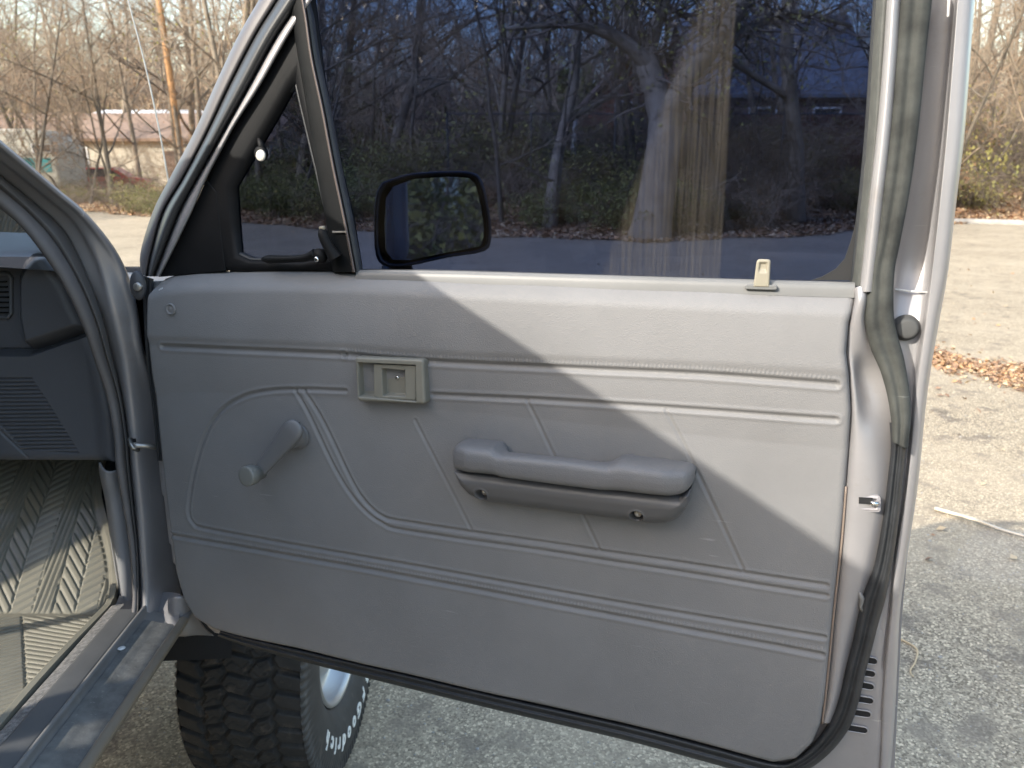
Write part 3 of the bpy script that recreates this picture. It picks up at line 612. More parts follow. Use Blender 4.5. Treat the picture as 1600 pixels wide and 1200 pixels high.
for i in range(2):
    V, F = lathe([(-.1, .0001), (-.1, .33), (.1, .33), (.1, .15), (.08, .0001)], 20, 1); V[:, 0] += L_ * .55 + i * .75; V[:, 2] += .33; V[:, 1] += .05; link('wheel', mesh('wheel', V, F, M['tyre']), te)
# red car
rc = bpy.data.objects.new('parked_car', None); COL.objects.link(rc); c0 = W(112, 280, 34); rc.location = (c0[0] - 1.0, 34, .05); rc.rotation_euler = (0, 0, .25); tag(rc, 'small red car parked beside the cream trailer, half hidden by shrubs', 'car')
cr = mat('car_red', (.5, .02, .02), .3, coat=.6)
prf = [(0, .35), (.1, .75), (.7, .88), (1.2, 1.3), (2.6, 1.33), (3.2, .92), (3.9, .82), (4.0, .4)]
MB().prism(roundpoly(prf, .12, 4), 0, 1.65, (0, 2, 1)).build('body', cr, rc, bevel=.1)
MB().prism(roundpoly([(.95, .92), (1.28, 1.24), (2.5, 1.26), (2.95, .93)], .05), -.01, 1.66, (0, 2, 1)).build('window', wg, rc)
for x_ in (.8, 3.2):
    for y_ in (.05, 1.6):
        V, F = lathe([(-.1, .0001), (-.1, .2), (-.1, .31), (.1, .31), (.1, .0001)], 20, 1); V += np.array([x_, y_, .31]); link('wheel', mesh('wheel', V, F, M['tyre']), rc)
for x_ in (.12, ):
    for y_ in (.3, 1.35): MB().box(x_ - .06, x_ + .04, y_ - .12, y_ + .12, .6, .74).build('headlight', wt, rc)

# every tree and shrub is told apart by its look and by what it stands near in the picture
def proj(x, y, z):
    d = np.array([x, y, z]) - CP; q = c2w.T @ d; return 800 + FPX * q[0] / q[2] if q[2] > .1 else None
MARKS = [(-1e9, 0, 'beyond the left edge'), (0, 95, 'by the cream trailer'), (95, 190, 'between trailer and antenna'), (190, 300, 'by the orange wooden pole'), (300, 470, 'behind the slanted window frame'), (470, 590, 'left of the door mirror'), (590, 770, 'above the door mirror'),
         (770, 900, 'between mirror and white post'), (900, 1000, 'by the brick house'), (1000, 1110, 'by the big forked tree'), (1110, 1230, 'left of the board fence'), (1230, 1345, 'by the board fence'), (1345, 1490, 'behind the door edge'), (1490, 1e9, 'right of the door')]
LT = ['straight bare tree', 'slim twiggy tree', 'tall thick bare tree', 'small leaning tree', 'yellow leaved tree', 'small brown leaved tree', 'crooked bare tree']
LB = ['green leaved shrub', 'tangled bare shrub', 'low brown leaved shrub', 'yellowing tangled shrub', 'tall bare shrub', 'low dense green shrub']
from collections import defaultdict
gro = defaultdict(list)
for o in COL.objects:
    if 'pk' not in o: continue
    x, y, z = o.location; p = proj(x, y, z + .5); far = y - edge_y(x); tree = o.name.startswith('bare_tree'); k = o['pk']
    if y < 0: base = f'{(LT if tree else LB)[k]} across the yard behind the viewpoint'
    else:
        m = next(t for a_, b_, t in MARKS if a_ <= p < b_); dep = 'front' if far < 3.5 else ('second' if far < 9 else 'farther' if far < 26 else 'farthest')
        base = f'{(LT if tree else LB)[k]} in the {dep} rows, {m}'
    gro[base].append((p or 0, o))
for base, l in gro.items():
    l.sort(key=lambda t: t[0])
    for i, (p, o) in enumerate(l):
        ORD = ['leftmost', 'second from left', 'third from left', 'fourth from left', 'fifth from left', 'sixth from left']
        suf = '' if len(l) == 1 or o.location[1] < 0 else ', ' + (ORD[min(i, 5)] if i < len(l) - 1 else 'rightmost')
        o['label'] = base + suf; del o['pk']

# ------------------------------------------------------------------ the pickup truck
BASE = np.array([-.75, -.3, -1.33])
root = bpy.data.objects.new('pickup_truck', None); COL.objects.link(root)
Mx = Matrix([[TR[0], TF[0], TU[0], 0], [TR[1], TF[1], TU[1], 0], [TR[2], TF[2], TU[2], 0], [0, 0, 0, 1]])
wp = P0 + TR * BASE[0] + TF * BASE[1] + TU * BASE[2]
root.matrix_world = Matrix.Translation(Vector(wp)) @ Mx
tag(root, 'silver grey pickup truck with its passenger door wide open, seen from beside the seat', 'pickup truck')
def tpart(o): o.parent = root; o.location = Vector(-BASE); return o
# door frame inside the truck: x = u, y = v, z = n
def toT(v): return np.array([v @ TR, v @ TF, v @ TU])
u_, v_, n_ = toT(DU), toT(TU), toT(DN)
DM = Matrix([[u_[0], v_[0], n_[0], 0], [u_[1], v_[1], n_[1], 0], [u_[2], v_[2], n_[2], 0], [0, 0, 0, 1]])

# --- door shell (the mesh of the part itself): stamped inner sheet and outer skin, thickness 0.12 below the belt
def Dl(pts, n=0.): return [D(x, y, n)[:2] for x, y in pts]
panel_px = [(243, 437), (262, 430), (300, 426), (420, 423), (560, 424), (700, 429), (900, 437), (1190, 447), (1333, 451), (1337, 465), (1325, 505), (1321, 548), (1326, 590), (1329, 640), (1326, 700),
            (1319, 790), (1311, 880), (1300, 985), (1290, 1085), (1283, 1130), (1270, 1160), (1245, 1184), (1209, 1190), (1116, 1166), (975, 1130), (787, 1088), (600, 1044), (470, 1014), (380, 995), (335, 984),
            (305, 965), (288, 935), (277, 895), (268, 830), (258, 750), (248, 660), (241, 590), (237, 520), (236, 460)]
panel = Dl(panel_px)
shell_px = [(226, 440), (560, 430), (1335, 452), (1362, 452), (1375, 480), (1400, 560), (1420, 640), (1416, 760), (1400, 880), (1385, 960), (1386, 1060), (1384, 1150), (1376, 1230), (1260, 1225), (1200, 1200), (1000, 1148), (640, 1064), (400, 1008), (330, 988), (288, 945), (264, 870), (245, 740), (236, 600), (224, 500)]
shell = Dl(shell_px, -.02)
V, F = relief(shell, .006, lambda x, y, d: -.02 + rnd_edge(d, .008), .115)
door = tpart(link('door', mesh('door', V, F, M['paint'], True))); door.matrix_parent_inverse = Matrix()
door.matrix_local = Matrix.Translation(Vector(-BASE)) @ DM
door['label'] = 'passenger door swung wide open with grey trim panel facing the camera'
sk = Dl([(222, 440), (560, 430), (1335, 452), (1420, 452), (1432, 640), (1428, 760), (1410, 960), (1396, 1240), (1260, 1230), (1205, 1200), (1000, 1150), (640, 1066), (330, 988), (268, 900), (236, 600)], -.11)
V, F = relief(sk, .02, lambda x, y, d: -.112 + 0 * x, .125); o = link('outer_skin', mesh('outer_skin', V, F, M['paint'], False), door)
o = MB().prism(sk, -.128, -.1255).build('skin_back', M['paint'], door)

# --- trim panel
G1 = .0024
def px(l): return [tuple(p) for p in catmull(np.array(Dl(l)), 4)]
grooves = [
    (px([(262, 540), (400, 546), (545, 552)]), .0036, .0032), (px([(545, 552), (660, 562), (900, 574), (1100, 583), (1305, 598)]), .0036, .0032),
    (px([(545, 609), (470, 607), (420, 610), (384, 619), (350, 640), (326, 676), (309, 730), (300, 780), (300, 803), (308, 817), (322, 823), (400, 838), (487, 854), (600, 874), (800, 909), (1000, 944), (1287, 993)]), .0030, .0026),
    (px([(465, 609), (487, 647), (523, 724), (549, 768), (575, 798), (600, 816), (632, 827), (800, 851), (1000, 881), (1291, 928)]), .0028, .0024),
    (px([(479, 609), (509, 658), (549, 743), (571, 779), (598, 804), (635, 814), (800, 838), (1000, 867), (1291, 912)]), .0028, .0024),
    (px([(271, 834), (358, 849), (600, 892), (1000, 966), (1284, 1020)]), .0034, .003),
    (px([(680, 615), (830, 622), (1040, 635), (1305, 653)]), .0032, .0028),
    (px([(652, 655), (690, 730), (738, 824)]), .0022, .0015), (px([(826, 624), (868, 712), (938, 855)]), .0022, .0015), (px([(1042, 640), (1100, 755), (1162, 888)]), .0022, .0015)]
step_line = px([(200, 536), (262, 540), (545, 552), (660, 562), (900, 574), (1100, 583), (1400, 603)])
sx_ = np.array([p[0] for p in step_line]); sy_ = np.array([p[1] for p in step_line])
def panel_h(x, y, d):
    h = .006 + rnd_edge(d, .009)
    h = np.maximum(h, -.008)
    # rolled upper pad, leaning outwards towards the belt line
    top = np.interp(x, [q[0] for q in panel[:9]], [q[1] for q in panel[:9]])
    dt = top - y
    h += .0035 * sm((y - np.interp(x, sx_, sy_)) / .02) * sm(dt / .03) + .006 * np.sin(np.clip(dt / .19, 0, 1) * math.pi) * (dt < .19)
    h -= .022 * (1 - np.clip(dt / .034, 0, 1)) ** 2
    # gentle unevenness of an old moulded panel
    h += .0011 * np.sin(x * 9 + 1) * np.sin(y * 13 + .5) + .0006 * np.sin(x * 31) * np.sin(y * 27 + 2)
    # lower map area: slightly recessed between the two groove pairs
    for pl, wd, dp in grooves:
        P = np.array(pl); m = (x > P[:, 0].min() - .02) & (x < P[:, 0].max() + .02) & (y > P[:, 1].min() - .02) & (y < P[:, 1].max() + .02)
        dd = seg_dist(x[m], y[m], pl); t = dd / wd
        h[m] += -dp * np.exp(-(t * 1.1) ** 4) + dp * .32 * np.exp(-((t - 1.9) / .6) ** 2)
    # stitching beside the two upper and lower welts
    for k, offy in ((1, .0085), (5, .008)):
        P = np.array(grooves[k][0]); yl = np.interp(x, P[:, 0], P[:, 1]); m = (x > P[0, 0]) & (x < P[-1, 0]) & (np.abs(y - yl - offy) < .0022)
        h[m] += .0007 * np.cos(x[m] / .0052 * 2 * math.pi)
    # dimple around the handle and crank, plug at the front upper corner
    return h
V, F = relief(panel, .00165, panel_h, .02)
o = link('trim_panel', mesh('trim_panel', V, F, M['vinyl'], True), door)
# belt moulding on top of the panel
rows = []
for x, y in ((556, 425), (700, 427), (900, 433), (1190, 442), (1336, 446)):
    a0 = D(x, y + 3, -.004); 
    rows.append([(a0[0], a0[1] - .012, -.002), (a0[0], a0[1] + .001, -.004), (a0[0], a0[1] + .0045, -.009), (a0[0], a0[1] + .004, -.016), (a0[0], a0[1] - .012, -.018)])
V, F = loft(rows, 4, 3); link('belt_moulding', mesh('belt_moulding', V, F, M['belt'], True), door)
rows = []
for x, y in ((362, 418), (556, 423), (700, 425), (900, 431), (1190, 440), (1338, 444)):
    a0 = D(x, y, -.024); rows.append([(a0[0], a0[1] - .02, -.018), (a0[0], a0[1] - .001, -.020), (a0[0], a0[1] + .0015, -.026), (a0[0], a0[1] - .02, -.03)])
V, F = loft(rows, 4, 2); link('glass_wiper', mesh('glass_wiper', V, F, M['black_rubber'], True), door)
# round plug at the upper front corner and the torn vinyl edge
a0 = D(267, 483, .016)
V, F = lathe([(0, .0092), (.0025, .009), (.0032, .0075), (.0014, .0066), (.0012, .0045), (.002, .003), (.0022, .0001)], 28, 2); V += np.array([a0[0], a0[1], .0155]); link('trim_plug', mesh('trim_plug', V, F, M['vinyl'], True), door)
q = [D(x, y, .004) for x, y in ((250, 452), (256, 449), (259, 462), (257, 470), (262, 478), (256, 481), (253, 466))]
MB().prism([p[:2] for p in q], -.002, .0075).build('torn_edge', mat('torn_vinyl', (.45, .46, .47), .7), door, bevel=.0008)
q = [D(x, y, .002) for x, y in ((243, 517), (248, 515), (246, 530), (243, 545), (241, 534))]
MB().prism([p[:2] for p in q], -.004, .0045).build('torn_edge', M['white'], door)

# --- weatherstrip along the latch side and bottom
def strip(name, table, mt, kr=4, kc=4, parent=None, flip=False, ns=None):
    rows = [[D(x, y, n) for x, y, n in row] for row in table]
    V, F = loft(rows, kr, kc)
    if flip: F = F[:, ::-1]
    return link(name, mesh(name, V, F, mt, True), parent or door)
def band(name, path, mt, n0=-.012, rise=.014, kr=5):
    """rounded rubber band: path rows (xl, yl, xr, yr)"""
    rows = []
    for x0, y0, x1, y1 in path:
        r = []
        for t, h in ((0, -.012), (0, .3), (.12, .8), (.3, 1), (.5, .72), (.7, .95), (.9, .7), (1, .2), (1, -1)):
            r.append(D(x0 + (x1 - x0) * t, y0 + (y1 - y0) * t, n0 + rise * h))
        rows.append(r)
    V, F = loft(rows, kr, 3); return link(name, mesh(name, V, F, mt, True), door)
# aged grey upper run
band('weatherstrip', [(1410, -60, 1461, -60), (1405, 0, 1456, 0), (1399, 90, 1446, 90), (1390, 200, 1435, 200), (1378, 300, 1421, 300), (1365, 385, 1405, 385), (1357, 420, 1398, 420), (1353, 470, 1396, 460), (1352, 505, 1397, 498), (1361, 545, 1404, 530), (1376, 580, 1413, 563), (1387, 620, 1421, 612), (1393, 660, 1423, 655), (1394, 690, 1418, 702)], M['aged_rubber'], -.003, .011)
band('weatherstrip', [(1390, 660, 1421, 664), (1392, 700, 1415, 704), (1387, 750, 1410, 754), (1381, 800, 1405, 803), (1373, 850, 1399, 852), (1364, 890, 1391, 897), (1347, 930, 1383, 938), (1340, 965, 1373, 972), (1332, 1005, 1362, 1015), (1321, 1045, 1351, 1056), (1312, 1085, 1342, 1095), (1297, 1125, 1327, 1137), (1272, 1160, 1296, 1177), (1240, 1186, 1255, 1206), (1208, 1190, 1205, 1217), (1116, 1166, 1112, 1193), (975, 1130, 971, 1155), (787, 1088, 783, 1111), (600, 1044, 596, 1065), (470, 1014, 466, 1032), (390, 996, 386, 1010), (345, 984, 340, 994)], M['black_rubber'], -.012, .016)
# outer seal on the hinge side
band('weatherstrip', [(222, 430, 240, 436), (224, 480, 238, 480), (227, 540, 239, 540), (233, 600, 243, 600), (238, 640, 249, 640), (246, 720, 256, 720)], M['black_rubber'], -.02, .012)
# --- latch side sheet metal: strip next to the panel
T_ = [[(1333, 452, -.004), (1340, 448, .004), (1352, 449, .004), (1361, 452, -.01)],
      [(1334, 470, -.006), (1339, 468, .008), (1351, 468, .008), (1360, 470, -.012)],
      [(1324, 505, -.006), (1332, 500, .006), (1346, 500, .006), (1357, 503, -.012)],
      [(1319, 545, -.006), (1329, 545, .002), (1348, 545, -.004), (1368, 548, -.014)],
      [(1323, 585, -.006), (1333, 585, .003), (1348, 585, -.016), (1384, 585, -.018)],
      [(1327, 630, -.006), (1337, 630, .005), (1356, 630, -.012), (1392, 630, -.018)],
      [(1325, 690, -.006), (1338, 690, .006), (1362, 690, .002), (1396, 690, -.018)],
      [(1318, 780, -.006), (1333, 780, .006), (1365, 780, .004), (1390, 780, -.014)],
      [(1310, 880, -.006), (1324, 880, .005), (1350, 880, .003), (1370, 880, -.012)],
      [(1299, 985, -.006), (1312, 985, .004), (1326, 985, .001), (1340, 985, -.012)],
      [(1289, 1085, -.006), (1299, 1085, .003), (1308, 1085, .0), (1318, 1085, -.012)],
      [(1282, 1130, -.006), (1288, 1130, .0), (1296, 1130, -.002), (1304, 1130, -.012)]]
strip('inner_flange', T_, M['paint'], 6, 5)
# brown edge piping of the panel on the lower right
q = [D(x, y, .001) for x, y in ((1322, 760), (1315, 850), (1306, 930), (1298, 1010), (1290, 1090), (1285, 1130))]
MB().tube(catmull(np.array(q), 5), .0014, 8).build('panel_piping', mat('piping', (.20, .155, .125), .6), door, True)
# --- channel and outer flange
T_ = [[(1454, -60, -.012), (1460, -60, -.054), (1494, -60, -.056), (1500, -60, -.024), (1505, -60, -.020), (1524, -60, -.024), (1530, -60, -.05)],
      [(1450, 0, -.012), (1456, 0, -.054), (1490, 0, -.056), (1495, 0, -.024), (1500, 0, -.020), (1518, 0, -.024), (1523, 0, -.05)],
      [(1430, 200, -.012), (1436, 200, -.054), (1474, 200, -.056), (1479, 200, -.024), (1484, 200, -.020), (1503, 200, -.024), (1508, 200, -.05)],
      [(1414, 310, -.012), (1419, 310, -.054), (1462, 310, -.056), (1468, 310, -.024), (1473, 310, -.020), (1490, 310, -.024), (1495, 310, -.05)],
      [(1394, 420, -.012), (1399, 420, -.054), (1450, 420, -.056), (1456, 420, -.024), (1460, 420, -.020), (1478, 420, -.024), (1482, 420, -.05)],
      [(1392, 500, -.012), (1397, 500, -.034), (1436, 500, -.036), (1445, 500, -.024), (1449, 500, -.020), (1462, 500, -.024), (1468, 500, -.05)],
      [(1408, 580, -.012), (1414, 580, -.030), (1428, 580, -.034), (1433, 580, -.024), (1438, 580, -.020), (1449, 580, -.024), (1454, 580, -.05)],
      [(1416, 650, -.012), (1420, 650, -.028), (1424, 650, -.030), (1426, 650, -.024), (1430, 650, -.020), (1440, 650, -.024), (1445, 650, -.05)],
      [(1406, 760, -.012), (1409, 760, -.024), (1412, 760, -.026), (1415, 760, -.022), (1419, 760, -.018), (1430, 760, -.024), (1434, 760, -.05)],
      [(1388, 880, -.012), (1391, 880, -.024), (1394, 880, -.026), (1397, 880, -.022), (1401, 880, -.018), (1412, 880, -.024), (1416, 880, -.05)],
      [(1372, 960, -.012), (1376, 960, -.022), (1386, 960, -.022), (1388, 960, -.027), (1393, 960, -.018), (1402, 960, -.024), (1406, 960, -.05)],
      [(1348, 1040, -.012), (1356, 1040, -.022), (1376, 1040, -.022), (1380, 1040, -.027), (1385, 1040, -.018), (1397, 1040, -.024), (1402, 1040, -.05)],
      [(1320, 1120, -.012), (1335, 1120, -.022), (1370, 1120, -.022), (1375, 1120, -.027), (1380, 1120, -.018), (1393, 1120, -.024), (1398, 1120, -.05)],
      [(1270, 1185, -.012), (1290, 1190, -.022), (1368, 1185, -.022), (1373, 1185, -.027), (1378, 1185, -.018), (1388, 1185, -.024), (1393, 1185, -.05)],
      [(1230, 1230, -.012), (1250, 1235, -.022), (1362, 1235, -.022), (1368, 1235, -.027), (1373, 1235, -.018), (1383, 1235, -.024), (1388, 1235, -.05)]]
strip('outer_flange', T_, M['paint'], 6, 4)
# seam across the channel
q = [D(x, y, -.044) for x, y in ((1399, 452), (1420, 455), (1449, 457))]; MB().tube(q, .0012, 6).build('seam', M['white'], door, True)
# drain slots: solid dark plates stand for the shade inside, with a rolled rim
for x0, y0, x1, y1 in ((1351, 1031, 1368, 1033), (1347, 1051, 1365, 1053), (1342, 1070, 1363, 1073), (1338, 1092, 1362, 1095), (1331, 1113, 1358, 1116), (1323, 1137, 1353, 1141)):
    a0 = np.array(D(x0 + 3, y0, -.0178)); b0 = np.array(D(x1 - 3, y1, -.0178)); d = b0 - a0; d /= np.linalg.norm(d); nn = np.array([-d[1], d[0], 0])
    ring = [a0 + nn * .0048 * math.sin(t) - d * .0048 * math.cos(t) for t in np.linspace(-math.pi / 2, math.pi / 2, 7)] + [b0 + nn * .0048 * math.sin(t) + d * .0048 * math.cos(t) for t in np.linspace(math.pi / 2, -math.pi / 2, 7)]
    sl_ = MB().prism([(p[0], p[1]) for p in ring][::-1], -.024, -.0175).build('slot_dark', M['dark'], door)
    MB().tube(ring + [ring[0], ring[1]], .0011, 6, False).build('slot_rim', M['paint'], door, True)
# round black bumper in the channel
a0 = D(1415, 512, -.033)
V, F = lathe([(0, .0155), (.003, .015), (.005, .0125), (.011, .012), (.0125, .0105), (.013, .0085), (.0131, .0001)], 32, 2); V += np.array(a0); link('rubber_stop', mesh('rubber_stop', V, F, mat('stop_rubber', (.07, .07, .068), .7), True), door)
# latch opening
q = roundpoly(Dl([(1337, 773), (1376, 775), (1376, 801), (1336, 799)], .007), .004)
V, F = relief(q, .0009, lambda x, y, d: .0068 - .001 * (d < .002) - .014 * sm((d - .004) / .003), .006); link('latch_plate', mesh('latch_plate', V, F, M['paint_flat'], True), door)
q = Dl([(1342, 777), (1364, 778), (1362, 788), (1342, 787)], .0078); MB().prism(q[::-1], .004, .0078).build('latch_dark_plate', M['dark'], door)  # solid dark plate standing in for the shade inside the hole
V, F = lathe([(-.004, .0001), (-.004, .003), (.004, .003), (.004, .0001)], 14, 0); V += np.array(D(1366, 787, .009)); link('latch_pin', mesh('latch_pin', V, F, M['chrome'], True), door)
q = [D(x, y, .0) for x, y in ((1343, 925), (1347, 935), (1345, 948), (1350, 957))]; MB().tube(q, (.002, .0035, .0022, .003), 7).build('sealant_blob', M['belt'], door, True)

# --- window frame: rear upright bead
T_ = [[(1385 + dx, y, -.022), (1386 + dx, y, .0), (1391 + dx, y, .008), (1399 + dx, y, .010), (1407 + dx, y, .004), (1411 + dx, y, -.01)] for dx, y in ((6, -60), (0, 0), (-6, 90), (-15, 200), (-26, 300), (-35, 385), (-40, 430), (-43, 456))]
strip('window_frame', T_, M['paint'], 5, 4)
T_ = [[(x - 2, y, -.03), (x, y, -.018), (x + 8, y, -.004), (x + 18, y, -.004), (x + 20, y, -.012)] for x, y in ((1376, -60), (1370, 0), (1364, 90), (1357, 200), (1348, 300), (1339, 385), (1334, 430), (1331, 447))]
strip('glass_run', T_, mat('run_rubber', (.06, .063, .058), .6, var=.2, vscale=40), 5, 3)
T_ = [[(x - 6, y, -.032), (x - 5, y, -.024), (x + 3, y, -.02)] for x, y in ((1376, -60), (1370, 0), (1364, 90), (1357, 200), (1348, 300), (1338, 385), (1333, 440))]
strip('glass_run_inner', T_, M['black_rubber'], 5, 2)
q = Dl([(1342, 330), (1336, 438), (1268, 438), (1285, 432), (1306, 420), (1320, 404), (1330, 375)], -.024); MB().prism(q, -.0265, -.0235).build('corner_seal', mat('corner_rubber', (.012, .012, .013), .7, dirt=((.6, .6, .6), 380, .68, .8)), door)
# --- front slanted member of the window frame
rows = [(-60, 440, 467, 505, 522), (0, 405, 432, 470, 487), (57, 372, 397, 432, 450), (133, 336, 358, 390, 407), (193, 310, 330, 356, 369), (233, 290, 310, 334, 347), (283, 263, 283, 306, 321), (333, 238, 254, 280, 299), (397, 219, 236, 254, 268), (432, 222, 230, 240, 250)]
T_ = [[(a_, y, -.055), (a_ + 1, y - 2, -.03), (a_ + 6, y, -.016), (b_ - 3, y, -.014), (b_, y, -.022), (b_ + 2, y, -.026)] for y, a_, b_, c_, d_ in rows]; strip('window_frame', T_, mat('frame_taupe', (.115, .107, .109), .42, metal=.2, var=.1, dirt=((.4, .4, .4), 70, .7, .5)), 5, 3)
T_ = [[(b_, y, -.026), (b_ + .2 * (c_ - b_), y, -.004), (b_ + .5 * (c_ - b_), y, .004), (b_ + .85 * (c_ - b_), y, -.002), (c_, y, -.018)] for y, a_, b_, c_, d_ in rows]; strip('weatherstrip', T_, mat('frame_rubber', (.04, .041, .043), .38, var=.15, dirt=((.4, .4, .4), 90, .7, .5)), 5, 4)
T_ = [[(c_, y, -.018), (c_ + 4, y, -.004), (d_ - 3, y, -.002), (d_, y, -.01), (d_ + 1, y, -.04)] for y, a_, b_, c_, d_ in rows]; strip('window_frame', T_, M['paint'], 5, 3)
# top rail of the window frame, above the picture
q = [D(470, -55, -.02), D(700, -150, -.02), D(1000, -150, -.02), D(1420, -70, -.02)]
MB().tube(catmull(np.array(q), 6), .02, 8).build('window_frame', M['paint'], door, True)
# black corner cover, vent window frame, divider
def plate(name, pts, n, mt, bev=.002, thick=.01, parent=None):
    return MB().prism([D(x, y, n)[:2] for x, y in pts][::-1], n - thick, n).build(name, mt, parent or door, bevel=bev)
plate('corner_cover', [(322, 280), (338, 300), (352, 424), (246, 433), (264, 398), (298, 333)], -.012, M['black_plastic'])
def ring_frame(name, outer, inner, n, mt, thick=.014):
    o_ = catmull(np.array([D(x, y, n) for x, y in outer + outer[:1]]), 1)[:-1]; V = []; k = len(outer)
    A = np.array([D(x, y, n) for x, y in outer]); B = np.array([D(x, y, n) for x, y in inner])
    mid1 = A * .75 + B * .25 + np.array([0, 0, .003]); mid2 = A * .25 + B * .75 + np.array([0, 0, .003])
    A0 = A.copy(); A0[:, 2] -= thick; B0 = B.copy(); B0[:, 2] -= thick
    R_ = np.stack([A0, A, mid1, mid2, B, B0], 1); R_ = np.concatenate([R_, R_[:1]])
    V, F = loft(R_, 1, 1); return link(name, mesh(name, V, F[:, ::-1], mt, True), door)
outer = [(484, -10), (500, 120), (520, 230), (546, 340), (560, 424), (470, 424), (380, 424), (345, 422), (332, 350), (318, 286), (345, 232), (397, 145), (437, 75)]
inner = [(462, 128), (470, 165), (495, 270), (515, 355), (526, 402), (470, 410), (392, 407), (372, 398), (368, 350), (364, 291), (388, 250), (425, 188), (452, 139)]
ring_frame('vent_frame', outer, inner, -.016, M['black_plastic'])
ring_frame('vent_seal', [(p[0] * .12 + q[0] * .88, p[1] * .12 + q[1] * .88) for p, q in zip(outer, inner)], [(q[0] * .96 + 445 * .04, q[1] * .96 + 300 * .04) for q in inner], -.021, M['black_rubber'], .008)
def pane(name, pts, n, mt, thick=.004): return MB().prism([D(x, y, n)[:2] for x, y in pts][::-1], n - thick, n).build(name, mt, door)
pane('vent_glass', [(x, y) for x, y in inner], -.026, M['vent_glass'])
pane('window_glass', [(470, -60), (555, 440), (1345, 452), (1385, -60)], -.028, M['tint_glass'])
T_ = [[(x0, y, -.022), (x0 + 1, y, -.004), (x0 + .8 * (x1 - x0), y, .0), (x1 - 1, y, -.004), (x1, y, -.03)] for x0, x1, y in ((440, 462, -60), (455, 478, 20), (466, 488, 90), (480, 505, 170), (494, 522, 260), (509, 539, 340), (521, 555, 425))]
strip('divider_bar', T_, M['bar_grey'], 4, 3)
T_ = [[(x1 - 4, y, .0), (x1 - 2, y, .003), (x1, y, .0), (x1 + 1, y, -.01)] for x0, x1, y in ((440, 462, -60), (455, 478, 20), (466, 488, 90), (480, 505, 170), (494, 522, 260), (509, 539, 340), (521, 555, 425))]
strip('divider_edge', T_, mat('edge_brown', (.13, .105, .095), .4, metal=.3), 4, 3)
T_ = [[(x1 + 1, y, -.006), (x1 + 4, y, -.004), (x1 + 12, y, -.02), (x1 + 12, y, -.03)] for x0, x1, y in ((440, 462, -60), (455, 478, 20), (466, 488, 90), (480, 505, 170), (494, 522, 260), (509, 539, 340), (521, 555, 425))]
strip('glass_run', T_, M['black_rubber'], 4, 2)
plate('bar_joint', [(519, 361), (541, 361), (541, 364), (519, 364)], .003, M['steel'], .0003, .003)
# vent latch: handle bar, pivot block, lever
rowsL = []
q = catmull(np.array([D(410, 405, .004), D(440, 405, .006), (D(475, 403, .008)), D(492, 396, .010)]), 5)
MB().tube(q, np.interp(np.arange(len(q)), [0, 2, 8, 15], [.003, .0065, .005, .007]), 10).build('vent_latch', M['black_plastic'], door, True)
q = catmull(np.array([D(503, 357, .014), D(507, 372, .014), D(516, 390, .012), D(524, 403, .008)]), 5)
MB().tube(q, np.interp(np.arange(len(q)), [0, 3, 10, 15], [.0045, .0075, .008, .011]), 10).build('vent_latch', M['black_plastic'], door, True)
V, F = lathe([(0, .0001), (0, .011), (.008, .011), (.012, .008), (.0125, .0001)], 20, 2); V += np.array(D(502, 400, .0)); link('latch_pivot', mesh('latch_pivot', V, F, M['black_plastic'], True), door)
V, F = lathe([(0, .004), (.002, .004), (.003, .0025), (.003, .0001)], 16, 2); V += np.array(D(495, 405, .0125)); link('screw', mesh('screw', V, F, M['chrome'], True), door)
MB().tube([D(500, 357, .016), D(507, 356, .016)], .003, 8).build('lever_tip', M['beige'], door, True)
# pivot button of the vent glass
V, F = lathe([(0, .0001), (0, .0105), (.006, .0105), (.008, .008), (.0086, .0001)], 24, 2); V += np.array(D(410, 240, -.02)); link('pivot_button', mesh('pivot_button', V, F, M['black_plastic'], True), door)
V, F = lathe([(0, .0001), (0, .0085), (.002, .008), (.0028, .006), (.0029, .0001)], 24, 2); V += np.array(D(408, 243, -.0112)); link('button_cap', mesh('button_cap', V, F, mat('cap_ivory', (.55, .53, .47), .4), True), door)
MB().tube([D(404, 214, -.018), D(408, 226, -.018), D(411, 235, -.018)], (.003, .005, .006), 8).build('pivot_arm', M['black_plastic'], door, True)

# --- lock knob
a0 = D(1190, 443, -.004); a1 = D(1190, 405, -.004); hw = abs(D(1202, 420, -.004)[0] - D(1177, 420, -.004)[0]) / 2
poly = roundpoly([(a0[0] - hw, a0[1] - .004), (a0[0] + hw, a0[1] - .004), (a0[0] + hw * .92, a1[1]), (a0[0] - hw * .8, a1[1])][::1], [0, 0, .004, .004])
V, F = relief(poly, .0006, lambda x, y, d: .004 + rnd_edge(d, .002) - .0028 * sm((d - .003) / .0025) * sm((y - a0[1] - .012) / .006), .010)
link('lock_knob', mesh('lock_knob', V, F, M['beige'], True), door)
q = [(a0[0] - .019, a0[1] - .007), (a0[0] + .018, a0[1] - .007), (a0[0] + .018, a0[1] - .001), (a0[0] - .019, a0[1] - .001)]
MB().prism(roundpoly(q, .003), -.014, .003).build('knob_base', M['belt'], door, bevel=.0012)

